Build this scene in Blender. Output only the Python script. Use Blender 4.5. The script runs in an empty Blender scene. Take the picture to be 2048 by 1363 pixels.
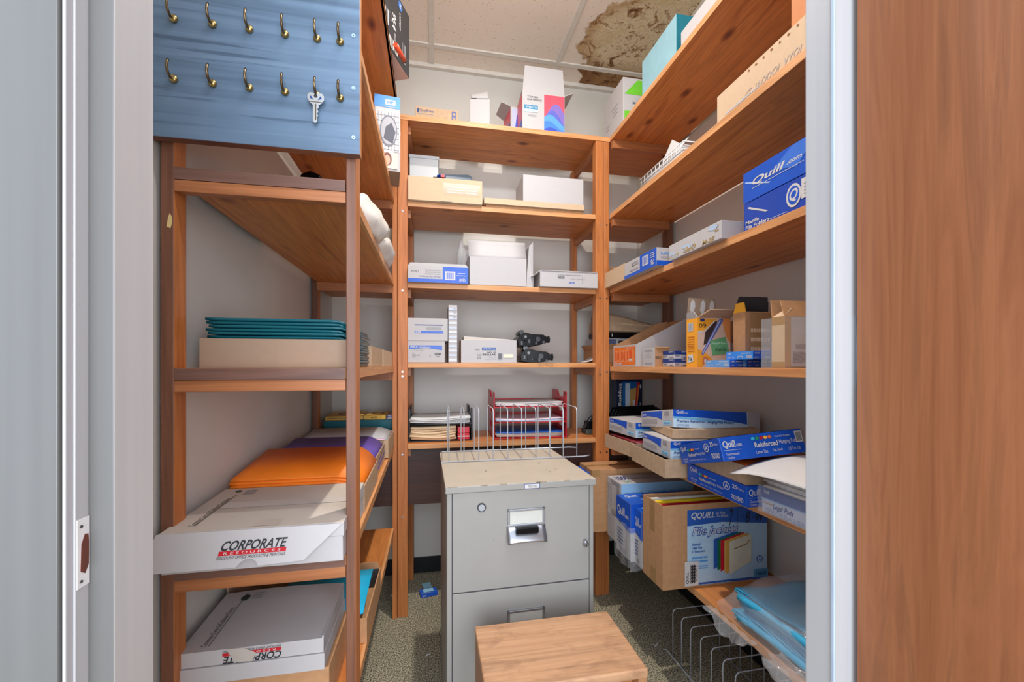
import bpy, bmesh, math, random
from mathutils import Vector, Matrix, Euler
random.seed(7)
R = math.radians
SC = bpy.context.scene
COL = SC.collection

# ------------------------------------------------------------------ camera
cd = bpy.data.cameras.new('camera'); cam = bpy.data.objects.new('camera', cd); COL.objects.link(cam)
cam.location = (0, 0, 1.03); cam.rotation_euler = (R(90), 0, R(-10.9))
cd.sensor_width = 36; cd.lens = 830 / 2048 * 36; cd.shift_y = 48.5 / 2048; cd.clip_start = .02
SC.camera = cam
# ------------------------------------------------------------------ world, light, exposure
w = bpy.data.worlds.new('world'); SC.world = w; w.use_nodes = True
w.node_tree.nodes['Background'].inputs[0].default_value = (.72, .82, 1, 1)
w.node_tree.nodes['Background'].inputs[1].default_value = 1.3
def area(name, loc, rot, size, sy, power, col):
    l = bpy.data.lights.new(name, 'AREA'); l.shape = 'RECTANGLE'; l.size = size; l.size_y = sy; l.energy = power; l.color = col
    o = bpy.data.objects.new(name, l); COL.objects.link(o); o.location = loc; o.rotation_euler = rot
    return o
# daylight from the windows of the room behind the camera
area('window_daylight', (.1, -1.6, 1.35), (R(90), 0, R(3)), 2.2, 2.0, 64, (.88, .93, 1))
SC.view_settings.view_transform = 'Standard'; SC.view_settings.look = 'None'
SC.view_settings.gamma = 1; SC.view_settings.use_curve_mapping = False
SC.view_settings.exposure = 0.52

# ------------------------------------------------------------------ materials
MC = {}
def srgb(c):
    return tuple(((v / 255) / 12.92 if v / 255 <= .04045 else ((v / 255 + .055) / 1.055) ** 2.4) for v in c) + (1,)
def new_mat(name):
    m = bpy.data.materials.new(name); m.use_nodes = True
    return m, m.node_tree.nodes, m.node_tree.links, m.node_tree.nodes['Principled BSDF']
def ramp(n, stops):
    r = n.new('ShaderNodeValToRGB')
    while len(r.color_ramp.elements) < len(stops): r.color_ramp.elements.new(.5)
    for e, (p, c) in zip(r.color_ramp.elements, stops): e.position = p; e.color = c
    return r
def coords(n, l, scale=(1, 1, 1), world=False, rot=(0, 0, 0)):
    mp = n.new('ShaderNodeMapping'); mp.inputs['Scale'].default_value = scale; mp.inputs['Rotation'].default_value = rot
    if world:
        g = n.new('ShaderNodeNewGeometry'); l.new(g.outputs['Position'], mp.inputs[0])
    else:
        t = n.new('ShaderNodeTexCoord'); l.new(t.outputs['Object'], mp.inputs[0])
    return mp
def noise(n, l, mp, scale, detail=3, dist=0, rough=.5):
    x = n.new('ShaderNodeTexNoise'); x.inputs['Scale'].default_value = scale; x.inputs['Detail'].default_value = detail
    x.inputs['Distortion'].default_value = dist; x.inputs['Roughness'].default_value = rough
    l.new(mp.outputs[0], x.inputs['Vector']); return x
def bump(n, l, src, b, strength, dist=.002):
    bp = n.new('ShaderNodeBump'); bp.inputs['Strength'].default_value = strength; bp.inputs['Distance'].default_value = dist
    l.new(src, bp.inputs['Height']); l.new(bp.outputs[0], b.inputs['Normal']); return bp
def plain(c, rough=.5, metal=0, var=.05, name=None, coat=0, bumpy=.0, sc=30):
    k = (c, rough, metal, var, coat, bumpy, sc)
    if k in MC: return MC[k]
    m, n, l, b = new_mat(name or 'paint_%d_%d_%d' % c)
    a = srgb(c)
    mp = coords(n, l); x = noise(n, l, mp, sc, 4)
    r = ramp(n, [(.3, tuple(v * (1 - var) for v in a[:3]) + (1,)), (.7, tuple(min(1, v * (1 + var)) for v in a[:3]) + (1,))])
    l.new(x.outputs[0], r.inputs[0]); l.new(r.outputs[0], b.inputs['Base Color'])
    b.inputs['Roughness'].default_value = rough; b.inputs['Metallic'].default_value = metal
    b.inputs['Coat Weight'].default_value = coat
    if bumpy: bump(n, l, x.outputs[0], b, bumpy)
    MC[k] = m; return m
def wood(name, c1, c2, axis, knots=False, rough=.45, scale=1.0, fine=.5, grime=0):
    m, n, l, b = new_mat(name)
    s = [14, 14, 14]; s[axis] = .9
    mp = coords(n, l, tuple(v * scale for v in s))
    x = noise(n, l, mp, 1.6, 5, 1.6, .6)
    r = ramp(n, [(.25, srgb(c2)), (.5, srgb(c1)), (.62, srgb(tuple(int(v * .9) for v in c1))), (.8, srgb(tuple(min(255, int(v * 1.1)) for v in c1)))])
    l.new(x.outputs[0], r.inputs[0])
    s2 = [90, 90, 90]; s2[axis] = 3
    mp2 = coords(n, l, tuple(s2)); y = noise(n, l, mp2, 1.5, 3, .4)
    mx = n.new('ShaderNodeMix'); mx.data_type = 'RGBA'; mx.blend_type = 'MULTIPLY'; mx.inputs[0].default_value = fine
    r2 = ramp(n, [(.3, (.62, .55, .5, 1)), (.6, (1, 1, 1, 1))]); l.new(y.outputs[0], r2.inputs[0])
    l.new(r.outputs[0], mx.inputs[6]); l.new(r2.outputs[0], mx.inputs[7])
    out = mx.outputs[2]
    if knots:
        s3 = [10.5, 10.5, 10.5]; s3[axis] = 5.5
        mp3 = coords(n, l, tuple(s3)); v = n.new('ShaderNodeTexVoronoi'); v.inputs['Scale'].default_value = 1.0
        v.inputs['Randomness'].default_value = 1
        l.new(mp3.outputs[0], v.inputs['Vector'])
        r3 = ramp(n, [(.06, (.16, .08, .06, 1)), (.115, (.5, .34, .26, 1)), (.20, (1, 1, 1, 1))]); l.new(v.outputs['Distance'], r3.inputs[0])
        m3 = n.new('ShaderNodeMix'); m3.data_type = 'RGBA'; m3.blend_type = 'MULTIPLY'; m3.inputs[0].default_value = .85
        l.new(out, m3.inputs[6]); l.new(r3.outputs[0], m3.inputs[7]); out = m3.outputs[2]
    if grime:
        mg = coords(n, l, (7, 16, 10)); g = noise(n, l, mg, 1.3, 6, .8, .65)
        rg = ramp(n, [(.50, (1, 1, 1, 1)), (.68, (.62, .58, .58, 1))]); l.new(g.outputs[0], rg.inputs[0])
        m4 = n.new('ShaderNodeMix'); m4.data_type = 'RGBA'; m4.blend_type = 'MULTIPLY'; m4.inputs[0].default_value = grime
        l.new(out, m4.inputs[6]); l.new(rg.outputs[0], m4.inputs[7]); out = m4.outputs[2]
    l.new(out, b.inputs['Base Color']); b.inputs['Roughness'].default_value = rough
    bump(n, l, y.outputs[0], b, .25, .001)
    return m
def card(c, name, corr=.15, rough=.75):
    m, n, l, b = new_mat(name); a = srgb(c)
    mp = coords(n, l, (1, 1, 1)); x = noise(n, l, mp, 60, 5)
    mp2 = coords(n, l, (300, 300, 8)); y = noise(n, l, mp2, 1, 2); k = corr * .7
    r = ramp(n, [(.3, tuple(v * (1 - k) for v in a[:3]) + (1,)), (.7, tuple(min(1, v * (1 + k * .7)) for v in a[:3]) + (1,))])
    l.new(x.outputs[0], r.inputs[0]); l.new(r.outputs[0], b.inputs['Base Color'])
    b.inputs['Roughness'].default_value = rough; bump(n, l, y.outputs[0], b, corr, .001)
    return m
def clear(name, c=(235, 240, 245), rough=.12, alpha=.25, crinkle=.0):
    m, n, l, b = new_mat(name)
    b.inputs['Base Color'].default_value = srgb(c); b.inputs['Roughness'].default_value = rough
    b.inputs['Alpha'].default_value = alpha; b.inputs['Specular IOR Level'].default_value = .8
    if crinkle:
        mp = coords(n, l); x = noise(n, l, mp, 22, 4, 1.5); bump(n, l, x.outputs[0], b, crinkle, .01)
    return m

W_SHY = wood('cedar_board_along_y', (214, 136, 70), (158, 84, 36), 1, True)
W_SHX = wood('cedar_board_along_x', (208, 132, 70), (154, 84, 38), 0, True)
W_DKX = wood('weathered_end_grain', (122, 88, 76), (92, 64, 54), 0)
W_Z = wood('cedar_post', (200, 124, 66), (166, 92, 44), 2)
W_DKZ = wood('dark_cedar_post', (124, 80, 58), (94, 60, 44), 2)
W_RX = wood('cedar_rail_along_x', (176, 112, 68), (140, 84, 48), 0)
W_RY = wood('cedar_rail_along_y', (184, 118, 72), (146, 88, 50), 1)
W_EDY = wood('pale_cedar_edge', (226, 164, 108), (198, 130, 80), 1)
W_EDX = wood('pale_cedar_edge_x', (222, 160, 104), (194, 126, 76), 0)
W_AP = wood('walnut_panel', (74, 44, 36), (52, 30, 26), 0)
W_STOOL = wood('worn_pine', (200, 156, 118), (172, 122, 84), 0, True, fine=.45, grime=.8)
W_DOOR = wood('birch_door_veneer', (158, 98, 60), (138, 80, 46), 2, False, .5, 1.4, .35)
KRAFT = card((186, 140, 98), 'kraft_cardboard'); KRAFT_L = card((190, 160, 128), 'pale_kraft_cardboard'); KRAFT_G = card((160, 136, 114), 'grey_chipboard', .05)
CREAM = card((206, 178, 146), 'cream_cardboard', .06)
WHITE = card((188, 185, 185), 'white_card', .02, .6); OFFW = card((204, 195, 182), 'off_white_card', .03, .6)
PAPER = plain((208, 206, 204), .7, name='white_paper', var=.02)
BLUE = plain((22, 86, 196), .35, name='blue_print', var=.06); NAVY = plain((24, 58, 128), .4, name='navy_print')
LBLUE = plain((150, 205, 228), .4, name='light_blue_print'); MBLUE = plain((70, 150, 220), .4, name='mid_blue_print')
RED = plain((196, 30, 42), .35, name='red_plastic'); BLK = plain((11, 11, 13), .3, name='black_plastic', bumpy=.1)
INK = plain((40, 40, 44), .6, name='black_ink'); GREYP = plain((150, 150, 156), .6, name='grey_print')
TEAL = plain((0, 88, 100), .35, name='teal_card'); ORANGE = plain((244, 128, 30), .5, name='orange_card', var=.03)
PURPLE = plain((104, 84, 176), .5, name='purple_card', var=.03); CYAN = plain((28, 172, 214), .5, name='cyan_card', var=.04)
YELLOW = plain((240, 172, 40), .5, name='yellow_card'); GREEN = plain((120, 196, 60), .5, name='green_print')
CHROME = plain((205, 208, 214), .25, 1, .02, 'chrome'); BLK.node_tree.nodes['Principled BSDF'].inputs['Specular IOR Level'].default_value = .2
WIRE = plain((190, 196, 204), .35, .25, .02, 'steel_wire')
ENAMEL = plain((152, 150, 144), .42, name='grey_enamel', var=.03, sc=9)
DKGREY = plain((62, 62, 66), .5, name='dark_grey_card')
TAPE = clear('packing_tape', (190, 150, 96), .2, .55)
FILM = clear('clear_film', (240, 242, 245), .1, .20, .6)
PLAST = clear('clear_plastic', (225, 232, 236), .08, .12)

def wall_mat():
    m, n, l, b = new_mat('wall_paint')
    mp = coords(n, l, world=True); x = noise(n, l, mp, 3, 4); y = noise(n, l, mp, 180, 3)
    r = ramp(n, [(.3, srgb((212, 209, 200))), (.7, srgb((220, 217, 209)))]); l.new(x.outputs[0], r.inputs[0]); l.new(r.outputs[0], b.inputs['Base Color'])
    b.inputs['Roughness'].default_value = .55; bump(n, l, y.outputs[0], b, .12, .001); return m
def trim_mat(name='painted_trim', c1=(182, 182, 182), c2=(190, 190, 189)):
    m, n, l, b = new_mat(name)
    mp = coords(n, l, (60, 60, 1.5), True); x = noise(n, l, mp, 1, 3)
    r = ramp(n, [(.3, srgb(c1)), (.7, srgb(c2))]); l.new(x.outputs[0], r.inputs[0]); l.new(r.outputs[0], b.inputs['Base Color'])
    b.inputs['Roughness'].default_value = .35; bump(n, l, x.outputs[0], b, .15, .001); return m
def carpet_mat():
    m, n, l, b = new_mat('speckled_carpet')
    mp = coords(n, l, world=True); x = noise(n, l, mp, 210, 2, 0, .7); y = noise(n, l, mp, 480, 2)
    r = ramp(n, [(.36, srgb((54, 54, 46))), (.46, srgb((128, 124, 102))), (.54, srgb((170, 162, 138))), (.66, srgb((224, 214, 184)))])
    l.new(x.outputs[0], r.inputs[0]); l.new(r.outputs[0], b.inputs['Base Color']); b.inputs['Roughness'].default_value = .95
    bump(n, l, y.outputs[0], b, .7, .006); return m
def ceiling_mat():
    m, n, l, b = new_mat('acoustic_tile')
    mp = coords(n, l, world=True)
    v = n.new('ShaderNodeTexVoronoi'); v.inputs['Scale'].default_value = 85; l.new(mp.outputs[0], v.inputs['Vector'])
    pit = ramp(n, [(.10, (.42, .34, .26, 1)), (.2, (1, 1, 1, 1))]); l.new(v.outputs['Distance'], pit.inputs[0])
    nn = noise(n, l, mp, 30, 4); keep = ramp(n, [(.46, (1, 1, 1, 1)), (.56, (0, 0, 0, 1))]); l.new(nn.outputs[0], keep.inputs[0])
    pm = n.new('ShaderNodeMix'); pm.data_type = 'RGBA'; l.new(keep.outputs[0], pm.inputs[0]); l.new(pit.outputs[0], pm.inputs[7]); pm.inputs[6].default_value = (1, 1, 1, 1)
    base = n.new('ShaderNodeMix'); base.data_type = 'RGBA'; base.blend_type = 'MULTIPLY'; base.inputs[0].default_value = 1
    base.inputs[6].default_value = srgb((248, 236, 222)); l.new(pm.outputs[2], base.inputs[7])
    # water stain: distance from its centre, edge broken by noise
    dist = n.new('ShaderNodeVectorMath'); dist.operation = 'DISTANCE'; l.new(mp.outputs[0], dist.inputs[0]); dist.inputs[1].default_value = (1.10, 1.83, 2.53)
    nz = noise(n, l, mp, 5, 5, .3, .55)
    ad = n.new('ShaderNodeMath'); ad.operation = 'MULTIPLY_ADD'; l.new(nz.outputs[0], ad.inputs[0]); ad.inputs[1].default_value = .36; l.new(dist.outputs['Value'], ad.inputs[2])
    msk = ramp(n, [(.600, (1, 1, 1, 1)), (.612, (0, 0, 0, 1))]); l.new(ad.outputs[0], msk.inputs[0])
    n2 = noise(n, l, mp, 15, 8, .9, .78)
    sc = ramp(n, [(.34, srgb((84, 54, 30))), (.42, srgb((176, 136, 88))), (.49, srgb((240, 226, 194))), (.60, srgb((226, 204, 160)))])
    l.new(n2.outputs[0], sc.inputs[0])
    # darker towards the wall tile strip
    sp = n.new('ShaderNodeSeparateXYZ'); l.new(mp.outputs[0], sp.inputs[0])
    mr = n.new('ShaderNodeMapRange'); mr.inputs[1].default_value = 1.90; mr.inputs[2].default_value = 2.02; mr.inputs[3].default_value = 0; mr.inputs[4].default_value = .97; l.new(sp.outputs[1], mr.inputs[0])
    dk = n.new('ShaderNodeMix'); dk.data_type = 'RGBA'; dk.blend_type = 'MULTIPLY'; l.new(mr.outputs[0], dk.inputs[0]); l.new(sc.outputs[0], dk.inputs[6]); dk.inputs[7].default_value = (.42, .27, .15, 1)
    v2 = n.new('ShaderNodeTexVoronoi'); v2.feature = 'DISTANCE_TO_EDGE'; v2.inputs['Scale'].default_value = 42; l.new(mp.outputs[0], v2.inputs['Vector'])
    cr = ramp(n, [(.0, (.35, .25, .16, 1)), (.03, (1, 1, 1, 1))]); l.new(v2.outputs['Distance'], cr.inputs[0])
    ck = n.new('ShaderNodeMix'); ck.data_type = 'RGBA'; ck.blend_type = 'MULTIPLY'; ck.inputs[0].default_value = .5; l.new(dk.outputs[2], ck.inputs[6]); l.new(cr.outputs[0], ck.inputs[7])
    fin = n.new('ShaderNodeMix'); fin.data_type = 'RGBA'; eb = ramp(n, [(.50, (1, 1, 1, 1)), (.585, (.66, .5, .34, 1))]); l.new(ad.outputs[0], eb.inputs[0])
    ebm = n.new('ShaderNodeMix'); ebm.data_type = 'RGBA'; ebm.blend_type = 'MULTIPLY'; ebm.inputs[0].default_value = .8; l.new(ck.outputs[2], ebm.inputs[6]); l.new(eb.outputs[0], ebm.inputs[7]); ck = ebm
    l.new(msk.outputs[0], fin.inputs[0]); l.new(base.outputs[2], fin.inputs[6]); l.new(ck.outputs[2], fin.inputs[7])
    l.new(fin.outputs[2], b.inputs['Base Color']); b.inputs['Roughness'].default_value = .9
    bump(n, l, pm.outputs[2], b, .4, .002); return m
def keyboard_mat():
    m, n, l, b = new_mat('blue_painted_board')
    mp = coords(n, l, (2, 20, 60)); x = noise(n, l, mp, 1, 4, .6)
    r = ramp(n, [(.25, srgb((76, 98, 120))), (.5, srgb((96, 121, 146))), (.75, srgb((108, 132, 156)))]); l.new(x.outputs[0], r.inputs[0])
    mp2 = coords(n, l, (2.5, 30, 95), rot=(0, R(1), 0)); y = noise(n, l, mp2, 1, 2, .3)
    r2 = ramp(n, [(.30, (.45, .5, .55, 1)), (.36, (1, 1, 1, 1))]); l.new(y.outputs[0], r2.inputs[0])
    mx = n.new('ShaderNodeMix'); mx.data_type = 'RGBA'; mx.blend_type = 'MULTIPLY'; mx.inputs[0].default_value = .8; l.new(r.outputs[0], mx.inputs[6]); l.new(r2.outputs[0], mx.inputs[7])
    l.new(mx.outputs[2], b.inputs['Base Color']); b.inputs['Roughness'].default_value = .45; bump(n, l, r2.outputs[0], b, .3, .001); return m
WALL = wall_mat(); TRIM = trim_mat(); TRIM_SHADE = trim_mat('shaded_trim_paint', (98, 97, 94), (105, 104, 101)); CARPET = carpet_mat(); CEIL = ceiling_mat(); KEYB = keyboard_mat()  # camera-facing frame faces get a darker trim colour, shade painted in
BASEB = plain((26, 28, 32), .4, name='black_rubber_base')

# ------------------------------------------------------------------ geometry helpers
class MB:
    def __init__(s): s.v = []; s.f = []; s.m = []; s.mats = []; s.sm = []
    def mi(s, m):
        if m not in s.mats: s.mats.append(m)
        return s.mats.index(m)
    def face(s, pts, m, smooth=False):
        i = len(s.v); s.v += [tuple(p) for p in pts]; s.f.append(tuple(range(i, i + len(pts)))); s.m.append(s.mi(m)); s.sm.append(smooth)
    def box(s, x0, x1, y0, y1, z0, z1, m, fm=None):
        i = len(s.v)
        s.v += [(x0, y0, z0), (x1, y0, z0), (x1, y1, z0), (x0, y1, z0), (x0, y0, z1), (x1, y0, z1), (x1, y1, z1), (x0, y1, z1)]
        for k, q in zip('DTFRKL', ((0, 3, 2, 1), (4, 5, 6, 7), (0, 1, 5, 4), (1, 2, 6, 5), (2, 3, 7, 6), (3, 0, 4, 7))):
            s.f.append(tuple(i + j for j in q)); s.m.append(s.mi((fm or {}).get(k, m))); s.sm.append(False)
    def prism(s, poly, axis, a, b, m):
        # poly in the two other axes (in order x,y,z without axis)
        def P(p, t):
            q = list(p); q.insert(axis, t); return tuple(q)
        n = len(poly); i = len(s.v)
        s.v += [P(p, a) for p in poly] + [P(p, b) for p in poly]
        k = s.mi(m)
        s.f.append(tuple(i + j for j in range(n))[::-1]); s.f.append(tuple(i + n + j for j in range(n))); s.m += [k, k]; s.sm += [False, False]
        for j in range(n):
            s.f.append((i + j, i + (j + 1) % n, i + n + (j + 1) % n, i + n + j)); s.m.append(k); s.sm.append(False)
    def tube(s, pts, r, m, seg=8, closed=False):
        pts = [Vector(p) for p in pts]; n = len(pts); k = s.mi(m); i0 = len(s.v)
        up = Vector((0, 0, 1)); prev = None
        for j, p in enumerate(pts):
            d = (pts[min(j + 1, n - 1)] - pts[max(j - 1, 0)]).normalized()
            if prev is None:
                a = d.cross(up)
                if a.length < .1: a = d.cross(Vector((1, 0, 0)))
            else: a = prev - d * prev.dot(d)
            a.normalize(); prev = a; c = d.cross(a)
            rr = r[j] if isinstance(r, (list, tuple)) else r
            for q in range(seg):
                t = 2 * math.pi * q / seg; s.v.append(tuple(p + a * math.cos(t) * rr + c * math.sin(t) * rr))
        for j in range(n - 1):
            for q in range(seg):
                a0 = i0 + j * seg + q; a1 = i0 + j * seg + (q + 1) % seg
                s.f.append((a0, a1, a1 + seg, a0 + seg)); s.m.append(k); s.sm.append(True)
        s.f.append(tuple(i0 + q for q in range(seg))[::-1]); s.f.append(tuple(i0 + (n - 1) * seg + q for q in range(seg))); s.m += [k, k]; s.sm += [False, False]
    def cyl(s, c, d, r, h, m, seg=20, r2=None):
        c = Vector(c); d = Vector(d).normalized(); s.tube([c, c + d * h], [r, r if r2 is None else r2], m, seg)
    def ball(s, c, r, m, seg=12, ry=None, rz=None):
        pts = []; i0 = len(s.v); k = s.mi(m); N = seg // 2
        for a in range(N + 1):
            th = math.pi * a / N
            for q in range(seg):
                ph = 2 * math.pi * q / seg
                s.v.append((c[0] + r * math.sin(th) * math.cos(ph), c[1] + (ry or r) * math.sin(th) * math.sin(ph), c[2] + (rz or r) * math.cos(th)))
        for a in range(N):
            for q in range(seg):
                p = i0 + a * seg + q; p1 = i0 + a * seg + (q + 1) % seg
                s.f.append((p, p + seg, p1 + seg, p1)); s.m.append(k); s.sm.append(True)
    def grid(s, fn, nu, nv, m, smooth=True):
        i0 = len(s.v); k = s.mi(m)
        for a in range(nu + 1):
            for b in range(nv + 1): s.v.append(tuple(fn(a / nu, b / nv)))
        for a in range(nu):
            for b in range(nv):
                p = i0 + a * (nv + 1) + b; s.f.append((p, p + nv + 1, p + nv + 2, p + 1)); s.m.append(k); s.sm.append(smooth)
    def build(s, name, parent=None, bevel=0, seg=2, solid=0, sub=0):
        me = bpy.data.meshes.new(name); me.from_pydata(s.v, [], s.f); 
        for m in s.mats: me.materials.append(m)
        me.polygons.foreach_set('material_index', s.m); me.polygons.foreach_set('use_smooth', s.sm); me.update()
        o = bpy.data.objects.new(name, me); COL.objects.link(o)
        if parent: o.parent = parent
        if solid:
            q = o.modifiers.new('solid', 'SOLIDIFY'); q.thickness = solid; q.offset = 0
        if bevel:
            q = o.modifiers.new('bevel', 'BEVEL'); q.width = bevel; q.segments = seg; q.limit_method = 'ANGLE'
        if sub:
            q = o.modifiers.new('sub', 'SUBSURF'); q.levels = sub; q.render_levels = sub
        return o
def tag(o, label, cat, group=None):
    o['label'] = label; o['category'] = cat
    if group: o['group'] = group
    return o
def thing(name, label, cat, loc=(0, 0, 0), rot=(0, 0, 0), group=None):
    o = bpy.data.objects.new(name, None); COL.objects.link(o); o.empty_display_size = .05
    o.location = loc; o.rotation_euler = tuple(R(a) for a in rot)
    return tag(o, label, cat, group)
def struct(name, mb, bevel=0):
    o = mb.build(name, None, bevel); o['kind'] = 'structure'; return o

TXC = {}
def text_geo(txt, bold, shear):
    k = (txt, bold, shear)
    if k in TXC: return TXC[k]
    cu = bpy.data.curves.new('t', 'FONT'); cu.body = txt; cu.offset = bold; cu.resolution_u = 3
    o = bpy.data.objects.new('t', cu); COL.objects.link(o)
    bpy.context.view_layer.update()
    me = bpy.data.meshes.new_from_object(o.evaluated_get(bpy.context.evaluated_depsgraph_get()))
    vs = [(v.co.x, v.co.y) for v in me.vertices]; fs = [tuple(p.vertices) for p in me.polygons]
    bpy.data.objects.remove(o); bpy.data.meshes.remove(me); bpy.data.curves.remove(cu)
    if shear: vs = [(x + .28 * y, y) for x, y in vs]
    x0 = min(v[0] for v in vs); x1 = max(v[0] for v in vs); y0 = min(v[1] for v in vs); y1 = max(v[1] for v in vs)
    vs = [((x - x0) / (x1 - x0), (y - y0) / (y1 - y0)) for x, y in vs]
    TXC[k] = (vs, fs); return TXC[k]
def add_prints(P, prints, name='printed_label', parent=None):
    """P(u, v, e) maps face fractions to local points"""
    mb = MB()
    for j, it in enumerate(prints):
        e = .0006 + j * .00012
        if it[0] == 'r':
            _, u0, v0, u1, v1, m = it
            mb.face([P(u0, v0, e), P(u1, v0, e), P(u1, v1, e), P(u0, v1, e)], m)
        elif it[0] == 'p':
            mb.face([P(u, v, e) for u, v in it[1]], it[2])
        elif it[0] == 'c':
            _, u, v, ru, rv, m = it
            mb.face([P(u + ru * math.cos(t * math.pi / 8), v + rv * math.sin(t * math.pi / 8), e) for t in range(16)], m)
        elif it[0] == 'bar':
            _, u0, v0, u1, v1, m, nn = it
            for q in range(nn):
                a = u0 + (u1 - u0) * q / nn; wd = (u1 - u0) / nn * (.35 + .4 * ((q * 7) % 3) / 2)
                mb.face([P(a, v0, e), P(a + wd, v0, e), P(a + wd, v1, e), P(a, v1, e)], m)
        elif it[0] == 'l':                                        # lines of small print
            _, u0, v0, u1, v1, m, nn = it
            for q in range(nn):
                b = v0 + (v1 - v0) * q / nn; u = u0; k = 0
                while u < u1 - .001:
                    wd = (u1 - u0) * (.06 + .09 * ((k * 5 + q * 3) % 4) / 3); k += 1
                    wd = min(wd, u1 - u)
                    mb.face([P(u, b, e), P(u + wd, b, e), P(u + wd, b + (v1 - v0) / nn * .4, e), P(u, b + (v1 - v0) / nn * .4, e)], m)
                    u += wd + (u1 - u0) * .02
        elif it[0] == 't':
            _, u, v, wd, ht, s, m = it[:7]; fl = it[7] if len(it) > 7 else ''
            vs, fs = text_geo(s, .05 if 'B' in fl else .022 if 'b' in fl else 0, 'i' in fl); i0 = len(mb.v); k = mb.mi(m)
            for a, b in vs:
                if 'u' in fl: a, b = 1 - a, 1 - b
                if 'v' in fl: a, b = 1 - b, a
                if 'V' in fl: a, b = b, 1 - a
                if 's' in fl: b = b + (a - .5) * float(it[8]) 
                mb.v.append(tuple(P(u + a * wd, v + b * ht, e)))
            for f in fs: mb.f.append(tuple(i0 + q for q in f)); mb.m.append(k); mb.sm.append(False)
    return mb.build(name, parent)
def face_map(f, w, d, h):
    return {'F': lambda u, v, e: (u * w, -e, v * h), 'R': lambda u, v, e: (w + e, u * d, v * h), 'L': lambda u, v, e: (-e, d - u * d, v * h),
            'T': lambda u, v, e: (u * w, v * d, h + e), 'D': lambda u, v, e: (u * w, d - v * d, -e)}[f]
def flap(parent, side, w, d, h, ln, ang, m, inset=.0, name='flap', t=.0025, taper=.01):
    """ang: 0 straight up, 90 folded level outward, 180 hanging, -90 closed"""
    a = R(ang); o = math.sin(a); u = math.cos(a); mb = MB()
    def Q(s, r, k):      # s along hinge 0..L, r out along flap, k thickness
        off = o * r + u * k; up = u * r - o * k
        if side == 'F': return (s, -off, h + up)
        if side == 'K': return (s, d + off, h + up)
        if side == 'L': return (-off, s, h + up)
        return (w + off, s, h + up)
    L = w if side in 'FK' else d
    a0, a1 = inset, L - inset
    pts = [(a0, 0), (a1, 0), (a1 - taper, ln), (a0 + taper, ln)]
    bot = [Q(s, r, 0) for s, r in pts]; top = [Q(s, r, -t) for s, r in pts]
    i = len(mb.v); mb.v += bot + top; k = mb.mi(m)
    for q in ((0, 1, 2, 3), (7, 6, 5, 4), (0, 4, 5, 1), (1, 5, 6, 2), (2, 6, 7, 3), (3, 7, 4, 0)): mb.f.append(tuple(i + j for j in q)); mb.m.append(k); mb.sm.append(False)
    return mb.build(name, parent)
def carton(label, loc, size, rot=(0, 0, 0), m=None, fm=None, opened=False, flaps=(), prints=None, name='cardboard_box', cat='box', group=None, inner=None, seam=True, t=.003):
    w, d, h = size; m = m or KRAFT
    e = thing(name, label, cat, loc, rot, group)
    b = MB()
    if opened:
        im = inner or KRAFT_G
        b.box(0, w, 0, d, 0, t, m, fm)
        b.box(0, w, 0, t, t, h, m, dict(fm or {}, K=im)); b.box(0, w, d - t, d, t, h, m, dict(fm or {}, F=im))
        b.box(0, t, t, d - t, t, h, m, dict(fm or {}, R=im)); b.box(w - t, w, t, d - t, t, h, m, dict(fm or {}, L=im))
        b.build('tray_body' if h < .09 else 'box_body', e)
    else:
        b.box(0, w, 0, d, 0, h, m, fm); b.build('box_body', e, .0015)
        if seam:
            s = MB(); dk = DKGREY
            s.box(.003, w - .003, d / 2 - .0006, d / 2 + .0006, h, h + .0004, dk); s.build('lid_seam', e)
    for fl in flaps:
        flap(e, fl[0], w, d, h, fl[1], fl[2], fl[3] if len(fl) > 3 else m)
    for f, pr in (prints or {}).items():
        if pr: add_prints(face_map(f, w, d, h), pr, 'printed_label', e)
    return e

# ------------------------------------------------------------------ the room
WL, WR, WB, WF, CZ = -.47, 1.112, 2.12, .36, 2.53
b = MB(); b.box(-1.6, 2.2, -1.9, 2.22, -.06, 0, CARPET); struct('floor', b)
b = MB(); b.box(WL - .1, WR + .1, WF, WB + .1, CZ, CZ + .04, CEIL); struct('ceiling', b)
b = MB(); b.box(WL - .1, WR + .1, WB, WB + .1, 0, CZ, WALL); struct('wall_back', b)
b = MB(); b.box(WL - .1, WL, WF + .12, WB, 0, CZ, WALL); struct('wall_left', b)
b = MB(); b.box(WR, WR + .1, WF + .12, WB, 0, CZ, WALL); struct('wall_right', b)
b = MB(); b.box(-1.6, -.2736, WF + .018, .44, 0, CZ + .04, WALL); b.box(.505, 2.2, .425, .46, 0, CZ + .04, WALL); b.box(-.272, .505, .41, .44, 2.05, CZ + .04, WALL); struct('wall_front', b)
# ceiling grid
GRID = plain((226, 222, 212), .45, name='ceiling_grid_white')
k = 1
for x in (-.003, .61):
    b = MB(); b.box(x - .012, x + .012, .5, WB, CZ - .006, CZ + .001, GRID); struct('trim_%d' % k, b, .001); k += 1
b = MB(); b.box(WL, WR, 1.968, 1.992, CZ - .0066, CZ + .001, GRID); struct('trim_%d' % k, b, .001); k += 1
b = MB(); b.box(WL, WR, 1.358, 1.382, CZ - .0066, CZ + .001, GRID); struct('trim_%d' % k, b, .001); k += 1
b = MB(); b.box(WL, WR, WB - .022, WB, CZ - .02, CZ, GRID); struct('trim_%d' % k, b, .001); k += 1
b = MB(); b.box(WR - .022, WR, .5, WB, CZ - .02, CZ, GRID); struct('trim_%d' % k, b, .001); k += 1
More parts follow.
